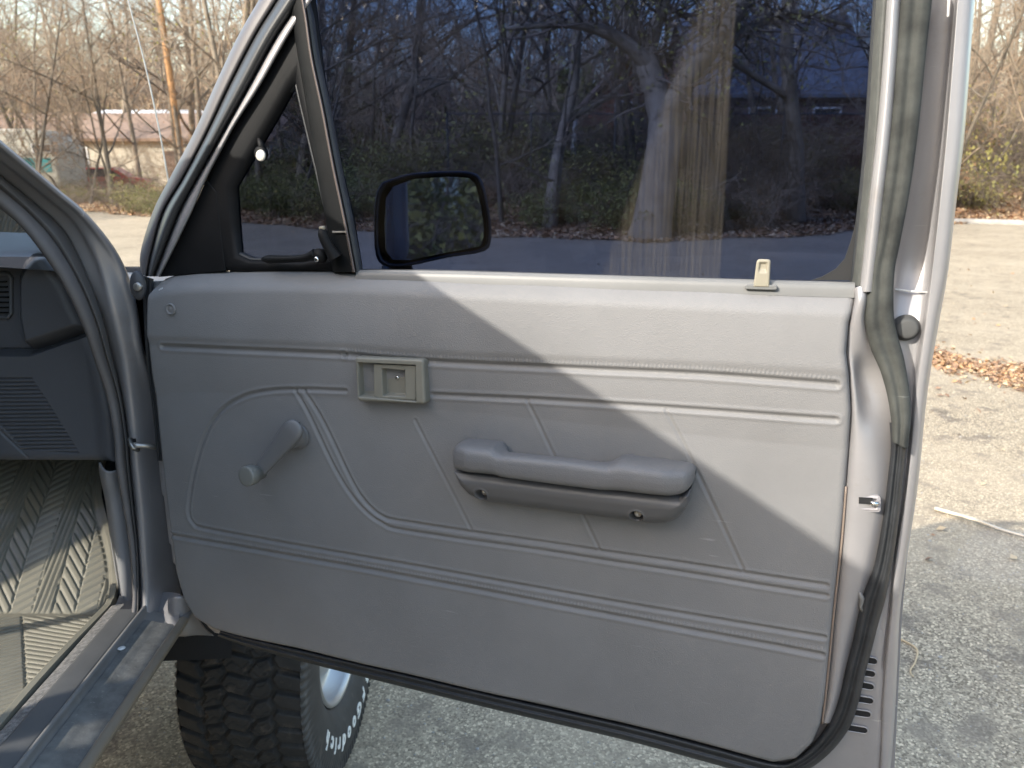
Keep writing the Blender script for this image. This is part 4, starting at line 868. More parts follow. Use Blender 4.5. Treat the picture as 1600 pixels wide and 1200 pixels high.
# --- inner door handle
bez = roundpoly(Dl([(556, 557), (663, 561), (666, 631), (560, 626)], .022), .005)
rec = Dl([(561, 566), (651, 570), (652, 627), (562, 619)], .022); cup = Dl([(598, 575), (634, 578), (635, 619), (600, 618)], .018)
def bez_h(x, y, d):
    i_ = inside(x, y, rec); dr = seg_dist(x, y, rec + rec[:1]); s_ = np.where(i_, dr, -dr)
    return .026 + rnd_edge(d, .004) - .017 * sm((s_ + .0005) / .0016)
V, F = relief(bez, .0007, bez_h, -.002)
V = V.copy(); link('handle_bezel', mesh('handle_bezel', V, F, M['olive'], True), door)
hp = roundpoly(Dl([(584, 568), (650, 571), (650.5, 625.5), (585, 622)], .02), .003)
def hand_h(x, y, d):
    i_ = inside(x, y, cup); dr = seg_dist(x, y, cup + cup[:1]); s_ = np.where(i_, dr, -dr); cu = (x - cup[0][0]) / (cup[1][0] - cup[0][0])
    return .0215 + rnd_edge(d, .0015) - .0112 * sm((s_ + .0005) / .003)
V, F = relief(hp, .0006, hand_h, -.009); link('door_handle', mesh('door_handle', V, F, M['olive'], True), door)
V, F = lathe([(0, .0032), (.0015, .003), (.0022, .0015), (.0022, .0001)], 18, 2); V += np.array(D(621, 590, .0102)); link('handle_screw', mesh('handle_screw', V, F, M['chrome'], True), door)

# --- window crank
hub = np.array(D(459, 676, .012)); kn = np.array(D(402, 741, .045))
V, F = lathe([(0, .0215), (.003, .0215), (.004, .019), (.004, .016), (.020, .0155), (.0235, .013), (.024, .0001)], 36, 2); V += np.array([D(462, 682, .012)[0], D(462, 682, .012)[1], .008])
crank = link('window_crank', mesh('window_crank', V, F, M['vinyl_dark'], True), door); crank.data.materials[0] = mat('crank_grey', (.13, .13, .133), .4, var=.05)
cg = crank.data.materials[0]
A = np.array(D(455, 676, .034)); B = np.array(D(404, 738, .038)); d = B - A; L_ = np.linalg.norm(d); d /= L_; s2 = np.cross(np.array([0, 0, 1.]), d); s2 /= np.linalg.norm(s2); up2 = np.cross(d, s2)
rows = []
for t in (-.24, -.22, -.16, -.06, .1, .4, .7, .92, 1.0, 1.02):
    wd = np.interp(t, [-.24, -.22, -.16, -.06, .1, .5, 1.0, 1.02], [.001, .008, .0138, .0165, .0165, .0135, .0105, .002]); hh = np.interp(t, [-.24, -.2, -.06, .3, 1], [.002, .005, .0075, .006, .005]) if t < 1.01 else .001
    c0 = A + d * L_ * t; rows.append([c0 + s2 * wd * math.copysign(abs(math.cos(q)) ** .6, math.cos(q)) + up2 * hh * math.copysign(abs(math.sin(q)) ** .7, math.sin(q)) for q in np.linspace(0, 2 * math.pi, 25)[:-1]])
rows = [r + [r[0]] for r in rows]
V, F = loft(rows, 3, 1); link('crank_arm', mesh('crank_arm', V, F, cg, True), door)
V, F = lathe([(-.012, .0001), (-.012, .011), (.004, .0125), (.006, .0155), (.0190, .0158), (.0205, .0152), (.0212, .0142), (.0216, .0125), (.0217, .0119), (.0217, .0001)], 36, 2)
ax = np.array([-.12, .06, 1.]); ax /= np.linalg.norm(ax); bx = np.cross([0, 1, 0], ax); bx /= np.linalg.norm(bx); by = np.cross(ax, bx)
V = V[:, :1] * bx + V[:, 1:2] * by + V[:, 2:] * ax + np.array(D(400, 740, .045)); link('crank_knob', mesh('crank_knob', V, F, mat('knob_grey', (.17, .17, .155), .42), True), door)

# --- armrest: base with two screw holes, padded grip with its hand slot
UL, UR = D(703, 720, .05)[0], D(1083, 745, .05)[0]
def av(px_, py_, n=.05): return D(px_, py_, n)[1]
base_px = [(707, 736), (880, 757), (1060, 777), (1070, 773), (1078, 768), (1073, 795), (1058, 815), (1040, 825), (1015, 826), (880, 808), (745, 789), (727, 778), (714, 760)]
basep = Dl(base_px, .045)
vt_l, vt_r = av(704, 735), av(1078, 775)
h1, h2 = D(752, 773, .045)[:2], D(994, 808, .045)[:2]
def ab_h(x, y, d):
    vt = np.interp(x, [UL, UR], [vt_l, vt_r]); dv = vt - y
    h = .054 - .020 * np.clip(dv / .062, 0, 1) ** 1.5 + rnd_edge(np.minimum(d, .018), .018) * 1.1
    h = h + .004 * np.exp(-((dv - .003) / .003) ** 2)
    for c0 in (h1, h2):
        r = np.hypot((x - c0[0]), y - c0[1]); h -= .016 * (1 - sm((r - .0062) / .0028)) - .0012 * np.exp(-((r - .0095) / .0018) ** 2)
    return h
V, F = relief(basep, .0009, ab_h, -.008); link('armrest', mesh('armrest', V, F, mat('armrest_grey', (.10, .099, .102), .42, var=.04, bump=.25, bscale=900, bdist=.0004), True), door)
for c0 in (h1, h2):
    V, F = lathe([(0, .0052), (.002, .005), (.0026, .003), (.0014, .0016), (.0014, .0001)], 16, 2); V += np.array([c0[0], c0[1], .0305]); link('armrest_screw', mesh('armrest_screw', V, F, M['steel'], True), door)
rows = []
sec = [(703, 712, 737), (705, 706, 737.5)]
ul, ur = UL, UR
st = np.concatenate([[0, .004, .012, .025, .045], np.linspace(.08, .92, 43), [.95, .972, .987, .996, 1]])
for t in st:
    u = ul + (ur - ul) * t
    endf = math.sqrt(max(0, 1 - (1 - min(1, min(t, 1 - t) / .03)) ** 2))
    # lower front edge line and top line (image measured)
    vb = np.interp(t, [0, .2, .5, .8, .94, 1], [av(703, 735), av(780, 742), av(893, 757), av(1006, 771), av(1058, 776), av(1080, 766)])
    vtp = np.interp(t, [0, .05, .25, .5, .75, .95, 1], [av(703, 712), av(720, 705), av(800, 713), av(893, 722), av(986, 734), av(1060, 745), av(1080, 750)]) + .004 + .0075 * (1 - sm((t - .19) / .05) * sm((.73 - t) / .06))
    slot = sm((t - .20) / .06) * sm((.72 - t) / .075)
    nb = .006 + .030 * slot; nf = .066 - .004 * (1 - endf) - .012 * (1 - sm((t) / .1)) - .01 * (1 - sm((1 - t) / .12))
    vc = (vb + vtp) / 2; hv = (vtp - vb) / 2 * (.3 + .7 * endf); nc = (nb + nf) / 2; hn = (nf - nb) / 2 * (.35 + .65 * endf) if slot < .5 else (nf - nb) / 2
    if slot < .5: nc = nb + hn
    r = []
    for q in np.linspace(0, 2 * math.pi, 33)[:-1]:
        cq, sq = math.cos(q), math.sin(q); a_ = math.copysign(abs(cq) ** .62, cq); b_ = math.copysign(abs(sq) ** .62, sq)
        r.append((u, vc + hv * b_ + .004 * b_ * 0, nc + hn * a_))
    r.append(r[0]); rows.append(r)
V, F = loft(rows, 2, 1); link('armrest_pad', mesh('armrest_pad', V, F[:, ::-1], mat('pad_grey', (.14, .139, .143), .45, bump=.5, bscale=620, bkind='voronoi', bdist=.0006), True), door)

# --- side mirror beyond the glass
_c = np.array(D(676, 340, -.18)); MC = P0 + DU * _c[0] + TU * _c[1] + DN * _c[2]; _az, _el = math.radians(114), math.radians(3.2)
MNW = nrm(np.array([math.sin(_az) * math.cos(_el), math.cos(_az) * math.cos(_el), math.sin(_el)]) - nrm(ray(676, 340)))   # the glass faces the yard to the rear
def mrow(pts, k):
    out_ = []
    for x, y in pts:
        r_ = ray(x, y); q = CP + r_ * (((MC + MNW * k - CP) @ MNW) / (r_ @ MNW)) - P0; out_.append((q @ DU, q @ TU, q @ DN))
    return out_
mo = [(598, 285), (640, 272), (700, 268), (738, 270), (753, 284), (764, 330), (767, 370), (757, 392), (700, 402), (640, 415), (605, 416), (588, 400), (585, 350), (588, 305)]
NM = -.16
def shrink(pts, k, c=(676, 340)): return [(c[0] + (x - c[0]) * k, c[1] + (y - c[1]) * k) for x, y in pts]
rings = [mrow(shrink(mo, .925), -.012), mrow(shrink(mo, .935), .003), mrow(shrink(mo, .965), .008), mrow(mo, .004), mrow(shrink(mo, 1.0), -.02), mrow(shrink(mo, .92), -.05), mrow(shrink(mo, .6), -.07), mrow(shrink(mo, .05), -.075)]
rings = [catmull(np.array(r + r[:1]), 3) for r in rings]
V, F = loft(rings, 2, 1); mir = link('side_mirror', mesh('side_mirror', V, F[:, ::-1], mat('mirror_black', (.012, .013, .018), .4), True), door)
mg = bpy.data.materials.new('mirror_glass'); mg.use_nodes = True; b = mg.node_tree.nodes['Principled BSDF']; b.inputs['Metallic'].default_value = 1; b.inputs['Roughness'].default_value = .02; b.inputs['Base Color'].default_value = (.75, .77, .8, 1)
gl_ = shrink([(613, 290), (645, 278), (700, 274), (733, 276), (747, 288), (757, 330), (760, 366), (752, 386), (700, 396), (640, 408), (612, 408), (600, 392), (598, 350), (601, 308)], .97)
gq = mrow(gl_, 0.)[::-1]
MB().add(list(gq) + [(q[0], q[1], q[2] - .005) for q in gq], [tuple(range(len(gq))), tuple(range(2 * len(gq) - 1, len(gq) - 1, -1))]).build('mirror_glass', mg, door)
MB().tube([D(620, 415, NM - .02), D(622, 432, NM - .01), D(618, 470, -.12)], (.025, .028, .03), 10).build('mirror_foot', mir.data.materials[0], door, True)

# --- A-pillar, hinge post and their seals (truck coordinates)
def tl(name, table, mt, kr=5, kc=4, flip=False, thick=0):
    rows = [[TT(x, y, 0, X) for x, y, X in row] for row in table]
    V, F = loft(rows, kr, kc)
    if flip: F = F[:, ::-1]
    o = tpart(link(name, mesh(name, V, F, mt, True)))
    if thick:
        m = o.modifiers.new('solid', 'SOLIDIFY'); m.thickness = thick; m.offset = -1
    return o
# per row: tumble offset, then pixel columns
PR = [(-.16, (-120, 222), (-120, 195), (-120, 165), (-120, 148), (-120, 112)), (-.10, (-40, 290), (-40, 266), (-40, 240), (-40, 224), (-40, 188)), (-.08, (0, 322), (0, 297), (0, 272), (0, 252), (0, 223)), (-.055, (33, 350), (44, 335), (58, 320), (70, 308), (85, 295)),
      (-.03, (67, 392), (82, 378), (102, 362), (116, 350), (135, 338)), (-.01, (103, 447), (118, 436), (135, 428), (150, 415), (184, 402)), (0, (131, 506), (146, 500), (160, 492), (170, 487), (209, 470)),
      (0, (150, 562), (164, 560), (176, 556), (186, 553), (222, 548)), (0, (169, 619), (182, 618), (190, 617), (197, 616), (242, 612)), (0, (180, 680), (192, 680), (200, 680), (205, 680), (252, 680)), (0, (184, 730), (196, 730), (204, 730), (209, 730), (258, 730)),
      (0, (196, 800), (204, 800), (211, 800), (216, 800), (262, 800)), (0, (205, 860), (211, 860), (217, 860), (221, 860), (272, 860)), (0, (210, 930), (213, 930), (219, 930), (225, 930), (280, 930)), (0, (206, 965), (211, 970), (217, 975), (222, 982), (285, 985))]
tl('pillar_trim', [[(c[0][0], c[0][1], -.110 + t), (c[0][0] * .9 + c[1][0] * .1, c[0][1] * .9 + c[1][1] * .1, -.100 + t), ((c[0][0] + c[1][0]) / 2, (c[0][1] + c[1][1]) / 2, -.095 + t), (c[1][0], c[1][1], -.097 + t)] for t, *c in PR], M['trim_brown'], thick=.003)
tl('door_seal', [[(c[1][0], c[1][1], -.099 + t), (c[1][0] * .7 + c[2][0] * .3, c[1][1] * .7 + c[2][1] * .3, -.090 + t), ((c[1][0] + c[2][0]) / 2, (c[1][1] + c[2][1]) / 2, -.088 + t), (c[1][0] * .2 + c[2][0] * .8, c[1][1] * .2 + c[2][1] * .8, -.090 + t), (c[2][0], c[2][1], -.099 + t)] for t, *c in PR], mat('seal_grey', (.11, .104, .102), .75, var=.15))
tl('hinge_post', [[(c[2][0], c[2][1], -.098 + t), (c[3][0], c[3][1], -.080 + t), (c[3][0] * .8 + c[4][0] * .2, c[3][1] * .8 + c[4][1] * .2, -.070 + t), (c[3][0] * .35 + c[4][0] * .65, c[3][1] * .35 + c[4][1] * .65, -.058 + t), (c[4][0] - 2, c[4][1], -.05 + t), (c[4][0] + 1, c[4][1] - 1, -.06 + t), (c[4][0] + 1, c[4][1] - 1, -.10 + t)] for t, *c in PR], M['paint'], thick=.002)
# black edge line of the windscreen on the pillar
q = [TT(c[4][0] * .9 + c[3][0] * .1 - 1, c[4][1] * .9 + c[3][1] * .1, 0, -.068 + t) for t, *c in PR[:6]]
MB().tube(catmull(np.array(q), 4), .0022, 8).build('pillar_gasket', M['black_rubber'], None, True); tpart(bpy.context.scene.objects['pillar_gasket'])
# kick panel
KP = [[(157, 722, -.16), (166, 735, -.135), (182, 734, -.125), (198, 722, -.125)], [(158, 740, -.18), (168, 752, -.14), (184, 752, -.128), (205, 745, -.125)], [(167, 783, -.18), (174, 783, -.145), (190, 783, -.13), (210, 783, -.125)], [(175, 845, -.18), (183, 845, -.145), (200, 845, -.13), (217, 845, -.125)],
      [(184, 905, -.18), (190, 905, -.145), (206, 905, -.13), (221, 905, -.125)], [(187, 935, -.18), (193, 940, -.15), (206, 945, -.14), (219, 945, -.13)]]
tl('kick_panel', KP, mat('kick_grey', (.30, .30, .31), .5, var=.05), 4, 3, thick=.003)
# check strap, bolts, rubber stop with screw, lower hinge bracket
def tlathe(name, prof, at, axis, mt, k=24):
    V, F = lathe(prof, k, axis); V = V + np.array(at); return tpart(link(name, mesh(name, V, F, mt, True)))
c0 = TT(215, 690, 0, -.075); o = MB().box(c0[0] - .004, c0[0] + .004, c0[1] - .02, c0[1] + .03, c0[2] - .008, c0[2] + .010).build('strap_slot', M['dark'], None); tpart(o)
o = MB().tube([TT(203, 694, 0, -.068), TT(215, 696, 0, -.055), TT(232, 697, 0, -.04), TT(252, 700, 0, -.03)], .0045, 8).build('check_strap', M['steel'], None, True); tpart(o)
o = MB().tube([TT(203, 686, 0, -.068), TT(206, 700, 0, -.06), TT(216, 703, 0, -.06)], .004, 8).build('check_strap', M['steel'], None, True); tpart(o)
tlathe('bolt', [(0, .010), (.003, .010), (.004, .007), (.010, .0068), (.011, .004), (.011, .0001)], TT(229, 812, 0, -.082), 0, M['steel'], 6)
V, F = lathe([(0, .012), (.004, .0125), (.007, .010), (.008, .0001)], 24, 1); V[:, 1] *= -1; V[:, 2] *= 1.9; V += np.array(TT(217, 446, 1, .012)); tpart(link('rubber_stop', mesh('rubber_stop', V, F[:, ::-1], mat('stop_grey', (.06, .06, .065), .5), True)))
V, F = lathe([(0, .007), (.003, .007), (.004, .004), (.004, .0001)], 18, 1); V[:, 1] *= -1; V += np.array(TT(216, 448, 1, .003)); tpart(link('stop_screw', mesh('stop_screw', V, F[:, ::-1], M['steel'], True)))
rows = [[TT(x, y, 0, X) for x, y, X in r] for r in ([(268, 935, -.03), (278, 930, -.01), (290, 932, 0.0)], [(268, 955, -.03), (280, 950, -.01), (300, 950, 0.0)], [(272, 975, -.03), (286, 972, -.008), (312, 975, 0.0)], [(279, 990, -.03), (296, 990, -.01), (330, 992, 0.0)])]
V, F = loft(rows, 4, 4); o = tpart(link('hinge_bracket', mesh('hinge_bracket', V, F, M['paint'], True))); m = o.modifiers.new('s', 'SOLIDIFY'); m.thickness = .006

# --- sill: extruded profile (X, Z)
prof = [(-.185, -.64), (-.165, -.640), (-.155, -.615), (-.150, -.606), (-.128, -.603), (-.122, -.602), (-.088, -.603), (-.084, -.600), (-.080, -.590), (-.074, -.590), (-.070, -.604), (-.040, -.612), (-.018, -.612), (-.010, -.606), (-.004, -.599), (.003, -.600), (.006, -.606), (-.01, -.63), (-.06, -.67)]
def run(name, pr, y0, y1, mt, bend=True, kc=3):
    rows = []
    for y in np.linspace(y0, y1, 10):
        rows.append([(x, y, z) for x, z in pr])
    V, F = loft(rows, 1, kc); return tpart(link(name, mesh(name, V, F, mt, True)))
run('sill', prof[4:], .045, -1.2, mat('sill_grey', (.2, .193, .185), .5, var=.1, vscale=20, dirt=((.3, .27, .22), 15, .6, .5)))
run('sill_carpet', prof[:5], .07, -1.2, mat('sill_fuzz', (.2, .19, .18), .95, var=.4, vscale=150, bump=.8, bscale=600), kc=3)
run('sill_seal', [(-.069, -.603), (-.066, -.600), (-.050, -.603), (-.040, -.606), (-.022, -.609), (-.016, -.611)], .0, -1.2, M['grit'])
run('sill_rail', [(-.008, -.603), (-.005, -.5965), (.003, -.5965), (.008, -.602), (.004, -.612)], .0, -1.2, mat('rail', (.26, .22, .17), .4, metal=.3, var=.1))
run('scuff_plate', [(-.128, -.601), (-.124, -.5985), (-.092, -.5995), (-.088, -.602)], .04, -1.2, mat('scuff', (.12, .12, .12), .4, var=.15, dirt=((.4, .38, .34), 60, .68, .5)))
V, F = lathe([(0, .006), (.001, .0058), (.0018, .003), (.0018, .0001)], 16, 2); V += np.array(TT(190, 1013, 2, -.5985)); tpart(link('scuff_stud', mesh('scuff_stud', V, F, M['white'], True)))
# joining piece where the post meets the sill
rows = [[TT(x, y, 0, X) for x, y, X in r] for r in ([(187, 930, -.15), (205, 935, -.14), (221, 930, -.12), (228, 930, -.10), (262, 925, -.05), (282, 928, -.02)], [(180, 945, -.15), (202, 955, -.13), (222, 962, -.11), (234, 965, -.085), (258, 955, -.045), (280, 960, -.008)], [(168, 965, -.155), (196, 975, -.13), (216, 980, -.10), (228, 985, -.08), (246, 985, -.05), (278, 988, -.005)], [(150, 985, -.155), (186, 990, -.128), (204, 995, -.10), (216, 1000, -.08), (240, 1010, -.045), (272, 1002, -.003)])]
V, F = loft(rows, 4, 3); tpart(link('post_foot', mesh('post_foot', V, F, M['paint'], True)))
# rocker below the sill, underbody
o = MB().box(-.14, -.10, -1.3, .12, -.70, -.63).build('rocker', M['black_plastic'], None); tpart(o)
o = MB().box(-1.3, -.40, -1.4, .9, -.80, -.665).build('underbody', M['dark'], None); tpart(o)

# --- floor, toe board, dashboard
def floorz(X, Y): return -.640 + .70 * np.maximum(Y - .10, 0) + 0 * X
rows = [[(x, y, floorz(x, y) - .012 + (0 if y < .7 else .2)) for x in np.linspace(-1.45, -.15, 8)] for y in (-1.15, -.6, 0, .10, .3, .5, .72)]
V, F = loft(rows, 1, 1); tpart(link('cab_floor', mesh('cab_floor', V, F[:, ::-1], M['carpet'], True)))
# dashboard face: frame (x, y, h) -> truck (x, YD - h, y)
YD = .14
def dash_frame(V): return np.stack([V[:, 0], YD - V[:, 2], V[:, 1]], 1)
def TY(pts, Y=YD): return [(TT(x, y, 1, Y)[0], TT(x, y, 1, Y)[2]) for x, y in pts]
out = TY([(-420, 440), (-200, 400), (-60, 378), (64, 372), (90, 400), (120, 440), (147, 500), (168, 560), (188, 640), (194, 716), (60, 718), (0, 714), (-420, 740)])
hump = TY([(36, 432), (44, 412), (62, 394), (80, 385), (250, 385), (250, 470), (160, 520), (135, 520), (90, 536), (58, 545), (44, 532), (36, 490)])
low = TY([(-500, 545), (58, 547), (135, 520), (200, 498), (240, 720), (60, 718), (-500, 740)])
vent = TY([(-30, 580), (62, 583), (90, 625), (137, 702), (50, 699), (28, 672), (0, 645), (-30, 620)])
seam2 = TY([(-60, 610), (0, 652), (28, 680), (52, 702), (62, 716)]); seam = TY([(-500, 543), (58, 546), (90, 537), (135, 520), (220, 485)])
def dash_h(x, y, d):
    def sg(poly): i_ = inside(x, y, poly); q = seg_dist(x, y, poly + poly[:1]); return np.where(i_, q, -q)
    h = .0 + rnd_edge(d, .02); s_ = sg(hump); h += .045 * sm((s_ + .006) / .028) 
    s_ = sg(low); h += .03 * sm((s_) / .008); h -= .007 * np.exp(-(seg_dist(x, y, seam) / .0018) ** 2)
    s_ = sg(vent); p = np.mod(y / .0072, 1); rib = sm(p / .3) * sm((1 - p) / .3)
    h += np.where(s_ > 0, -.006 + .006 * rib, 0) * sm(s_ / .002); h -= .004 * np.exp(-(seg_dist(x, y, seam2) / .0015) ** 2)
    h += .012 * sm((x + .17) / .04) * (y < -.1)
    return h
V, F = relief(out, .0011, dash_h, .08, dash_frame)
tpart(link('dashboard', mesh('dashboard', V, F, mat('dash_grey', (.10, .102, .112), .48, var=.05, bump=.35, bscale=650, bkind='voronoi', bdist=.0005), True)))
q = TY([(-60, 424), (14, 426), (20, 434), (20, 490), (14, 498), (-60, 496)], YD - .004)
V, F = relief(q, .0009, lambda x, y, d: .008 + rnd_edge(d, .002) - .012 * sm((d - .004) / .002), -.001, dash_frame); dv = tpart(link('air_vent', mesh('air_vent', V, F, M['vinyl_dark'], True)))
for k in range(7):
    z0 = TY([(0, 440 + 8 * k)])[0][1]; o = MB().box(-.42, TY([(13, 450)])[0][0], YD - .006, YD + .001, z0 - .0012, z0 + .0012).build('louvre', M['black_plastic'], dv)
# dashboard top and shelf under the windscreen
rows = [[TT(x, y, 1, Y) for x, y, Y in r] for r in ([(-420, 440, .14), (-60, 378, .14), (64, 372, .14), (95, 400, .14)], [(-420, 425, .18), (-60, 368, .18), (50, 362, .18), (90, 385, .18)], [(-420, 395, .35), (-60, 355, .35), (60, 352, .35), (110, 372, .35)], [(-420, 380, .6), (-60, 350, .6), (90, 350, .6), (130, 360, .6)])]
V, F = loft(rows, 3, 2); tpart(link('dash_top', mesh('dash_top', V, F[:, ::-1], M['dash_top'], True)))
# windscreen
a1, b1 = TT(184, 402, 0, -.09), TT(0, 240, 0, -.17)
dvec = np.array(b1) - np.array(a1); top = np.array(a1) + dvec * 2.6
V = [a1, (-1.36, a1[1] + .05, a1[2]), (-1.2, top[1] + .03, top[2]), tuple(top)]
o = MB().add(list(V) + [(p[0], p[1] + .005, p[2] + .004) for p in V], [(0, 1, 2, 3), (7, 6, 5, 4), (0, 3, 7, 4), (1, 0, 4, 5), (2, 1, 5, 6), (3, 2, 6, 7)]).build('windscreen', M['clear_glass'], None); tpart(o)
# fender and bonnet
rows = []
for y, zt in ((.06, .0), (.2, -.012), (.5, -.03), (.9, -.06), (1.3, -.09), (1.55, -.14), (1.6, -.3)):
    rows.append([(-1.5, y, -.5), (-1.52, y, zt - .12), (-1.42, y, zt - .01), (-.75, y, zt + .03), (-.2, y, zt + .005), (-.08, y, zt - .01), (-.0, y, zt - .05), (.03, y, zt - .15), (.03, y, -.5)])
V, F = loft(rows, 3, 3); tpart(link('bonnet', mesh('bonnet', V, F[:, ::-1], M['paint'], True)))
# cowl and wheel housing behind the post
o = MB().box(-1.45, -.12, .07, .14, -.66, -.05).build('bulkhead', M['dark'], None); tpart(o) if False else bpy.data.objects.remove(o)
o = MB().box(-.36, -.02, .42, .50, -.66, -.06).build('cowl_side', M['black_plastic'], None); tpart(o)
V, F = loft([[(X, .64 + .47 * math.cos(t), -.90 + .44 * math.sin(t)) for t in np.linspace(-.2, math.pi - .25, 20)] for X in (-.45, -.2, .0, .02)], 1, 1); tpart(link('wheel_housing', mesh('wheel_housing', V, F, M['dark'], True)))
# radio antenna
an = catmull(np.array([TT(266, 300, 1, .45), TT(248, 200, 1, .45), TT(225, 95, 1, .45), TT(200, 0, 1, .45), TT(185, -70, 1, .45)]), 5)
o = MB().tube(an, np.linspace(.0020, .0012, len(an)), 8).build('antenna', M['steel'], None, True); tpart(o)

# --- cab roof, far side and rear (they throw the shadow on the door)
CS = M['paint']
ROOF_X, ROOF_Z, HEAD_Y = -.28, .45, -.36
pl = [(-1.22, HEAD_Y + .02), (-1.1, HEAD_Y + .05), (-.4, HEAD_Y + .05), (ROOF_X, HEAD_Y - .01), (ROOF_X, -2.05), (-1.22, -2.05)]
o = MB().prism(pl, ROOF_Z - .03, ROOF_Z + .015).build('roof', CS, None, bevel=.012); tpart(o)
o = MB().add([(-1.5, -1.15, -.7), (-1.47, -1.15, -.7), (-1.47, .1, -.7), (-1.5, .1, -.7), (-1.5, -1.15, 0), (-1.47, -1.15, 0), (-1.47, .1, 0), (-1.5, .1, 0)], [(0, 3, 2, 1), (4, 5, 6, 7), (0, 1, 5, 4), (1, 2, 6, 5), (2, 3, 7, 6), (3, 0, 4, 7)]).build('driver_door', CS, None); tpart(o)
def bar(name, a, b, r, mt=CS): o = MB().tube([a, b], r, 6).build(name, mt, None); tpart(o); return o
bar('far_pillar', (-1.42, .05, 0), (-1.2, HEAD_Y, ROOF_Z), .035)
bar('far_pillar', (-1.45, -1.12, -.02), (-1.2, -1.12, ROOF_Z), .05)
o = MB().box(-1.46, -1.19, -2.1, -.36, .30, .462).build('far_sun_block', CS, None); tpart(o)  # unseen block added to keep driver-side sun off the lower door panel
o = MB().box(-1.44, -1.43, -.58, .05, .005, .299).build('far_sun_screen', M['tint_glass'], None); tpart(o)  # unseen tinted sheet added to cut the sun on the mat's toe end
bar('front_pillar_top', top, (ROOF_X - .03, HEAD_Y, ROOF_Z - .01), .03)
o = MB().box(-1.5, -.03, -2.1, -1.98, -.7, .03).build('cab_back', M['carpet'], None); tpart(o)
bar('rear_pillar', (-1.42, -2.0, 0), (-1.2, -2.0, ROOF_Z), .06); bar('rear_pillar', (-.08, -2.0, 0), (ROOF_X, -2.0, ROOF_Z), .06)
o = MB().box(-1.35, -.2, -2.05, -2.04, .03, ROOF_Z - .03).build('rear_window', M['tint_glass'], None); tpart(o)
o = MB().box(-1.5, -.0, -3.6, -2.14, -.75, -.02).build('cargo_bed', CS, None, bevel=.02); tpart(o)
o = MB().box(-1.5, -1.46, -2.0, -1.16, -.7, 0).build('rear_quarter', CS, None); tpart(o)
o = MB().box(-.09, -.03, -2.0, -1.25, -.7, 0).build('rear_quarter', CS, None); tpart(o)
bar('door_pillar', (-.12, -1.24, 0), (ROOF_X - .06, -1.24, ROOF_Z - .02), .035)
# seat back and steering wheel inside the cab (outside the picture)
o = MB().box(-1.4, -.22, -1.2, -1.02, -.5, .05).build('seat_backrest', M['carpet'], None, bevel=.04); tpart(o)
o = MB().box(-1.4, -.22, -1.05, -.62, -.5, -.36).build('seat_cushion', M['carpet'], None, bevel=.04); tpart(o)
sw = [(-1.08 + .19 * math.cos(t), -.36 + .09 * math.sin(t), -.03 + .17 * math.sin(t)) for t in np.linspace(0, 2 * math.pi, 33)]
o = MB().tube(sw, .014, 8, False).build('steering_wheel', M['black_plastic'], None, True); tpart(o)

# --- front wheel, steered a little to the right
WC = np.array([.065, .60, -.943]); WR = .385; WW = .135; ST = math.radians(-8)
def wfr(V):                              # local: x axial (outwards), y forwards, z up
    V = np.asarray(V, float); c, s_ = math.cos(ST), math.sin(ST)
    return np.stack([V[:, 0] * c - V[:, 1] * s_, V[:, 0] * s_ + V[:, 1] * c, V[:, 2]], 1) + WC
V, F = lathe([(.02, .0001), (.02, .03), (.05, .033), (.06, .05), (.03, .06), (-.05, .07), (-.05, .0001)], 32, 0); wheel = tpart(link('front_wheel', mesh('front_wheel', wfr(V), F, M['steel'], True)))
wheel['label'] = 'front wheel with chunky all-terrain tyre below the open door'
# tread and shoulders: grid over angle and width
NT, NW = 1150, 92
th = np.arange(NT) / NT * 2 * math.pi; ww = np.linspace(-1, 1, NW); TH, WX = np.meshgrid(th, ww, indexing='ij')
s = TH * WR; PIT = 2 * math.pi * WR / 54
zig = lambda ph, amp: amp * (np.abs(np.mod(s / PIT + ph, 1) - .5) * 4 - 1)
Xm = WX * WW
g = np.zeros_like(TH)
def groove_(dist, wd): return np.exp(-(dist / wd) ** 6)
c_in = .030; 
for c0, ph in ((-c_in, 0), (c_in, .5)): g = np.maximum(g, groove_(Xm - c0 - zig(ph, .0075), .0046))
for c0, ph in ((-.078, .25), (.078, .75)): g = np.maximum(g, groove_(Xm - c0 - zig(ph, .007), .0056))
row = np.digitize(Xm, [-.078, -c_in, c_in, .078]); phs = np.array([0, .45, .1, .6, .3])[row]; slope = np.array([.55, -.5, .45, -.5, .55])[row]
k = np.mod(s / PIT + phs + slope * (Xm / .05) * .55, 1); g = np.maximum(g, groove_((np.minimum(k, 1 - k)) * PIT, np.where((row == 0) | (row == 4), .0062, .0042)))
k2 = np.mod(s / PIT * 2 + phs * 1.7 + .3 * np.sin(Xm * 160), 1); sip = .35 * groove_(np.minimum(k2, 1 - k2) * PIT / 2, .0011) * ((row > 0) & (row < 4))
g = np.maximum(g, sip)
crown = -.012 * np.abs(WX) ** 2.6
R_ = WR + crown - .0105 * g
R_ += .0006 * np.sin(s * 900 + Xm * 700)
V = np.stack([Xm, -R_ * np.cos(TH), R_ * np.sin(TH)], 2); V = np.concatenate([V, V[:1]])
Vt, Ft = loft(V, 1, 1)
tag_ = link('tread', mesh('tread', wfr(Vt), Ft, M['tyre'], True), wheel)
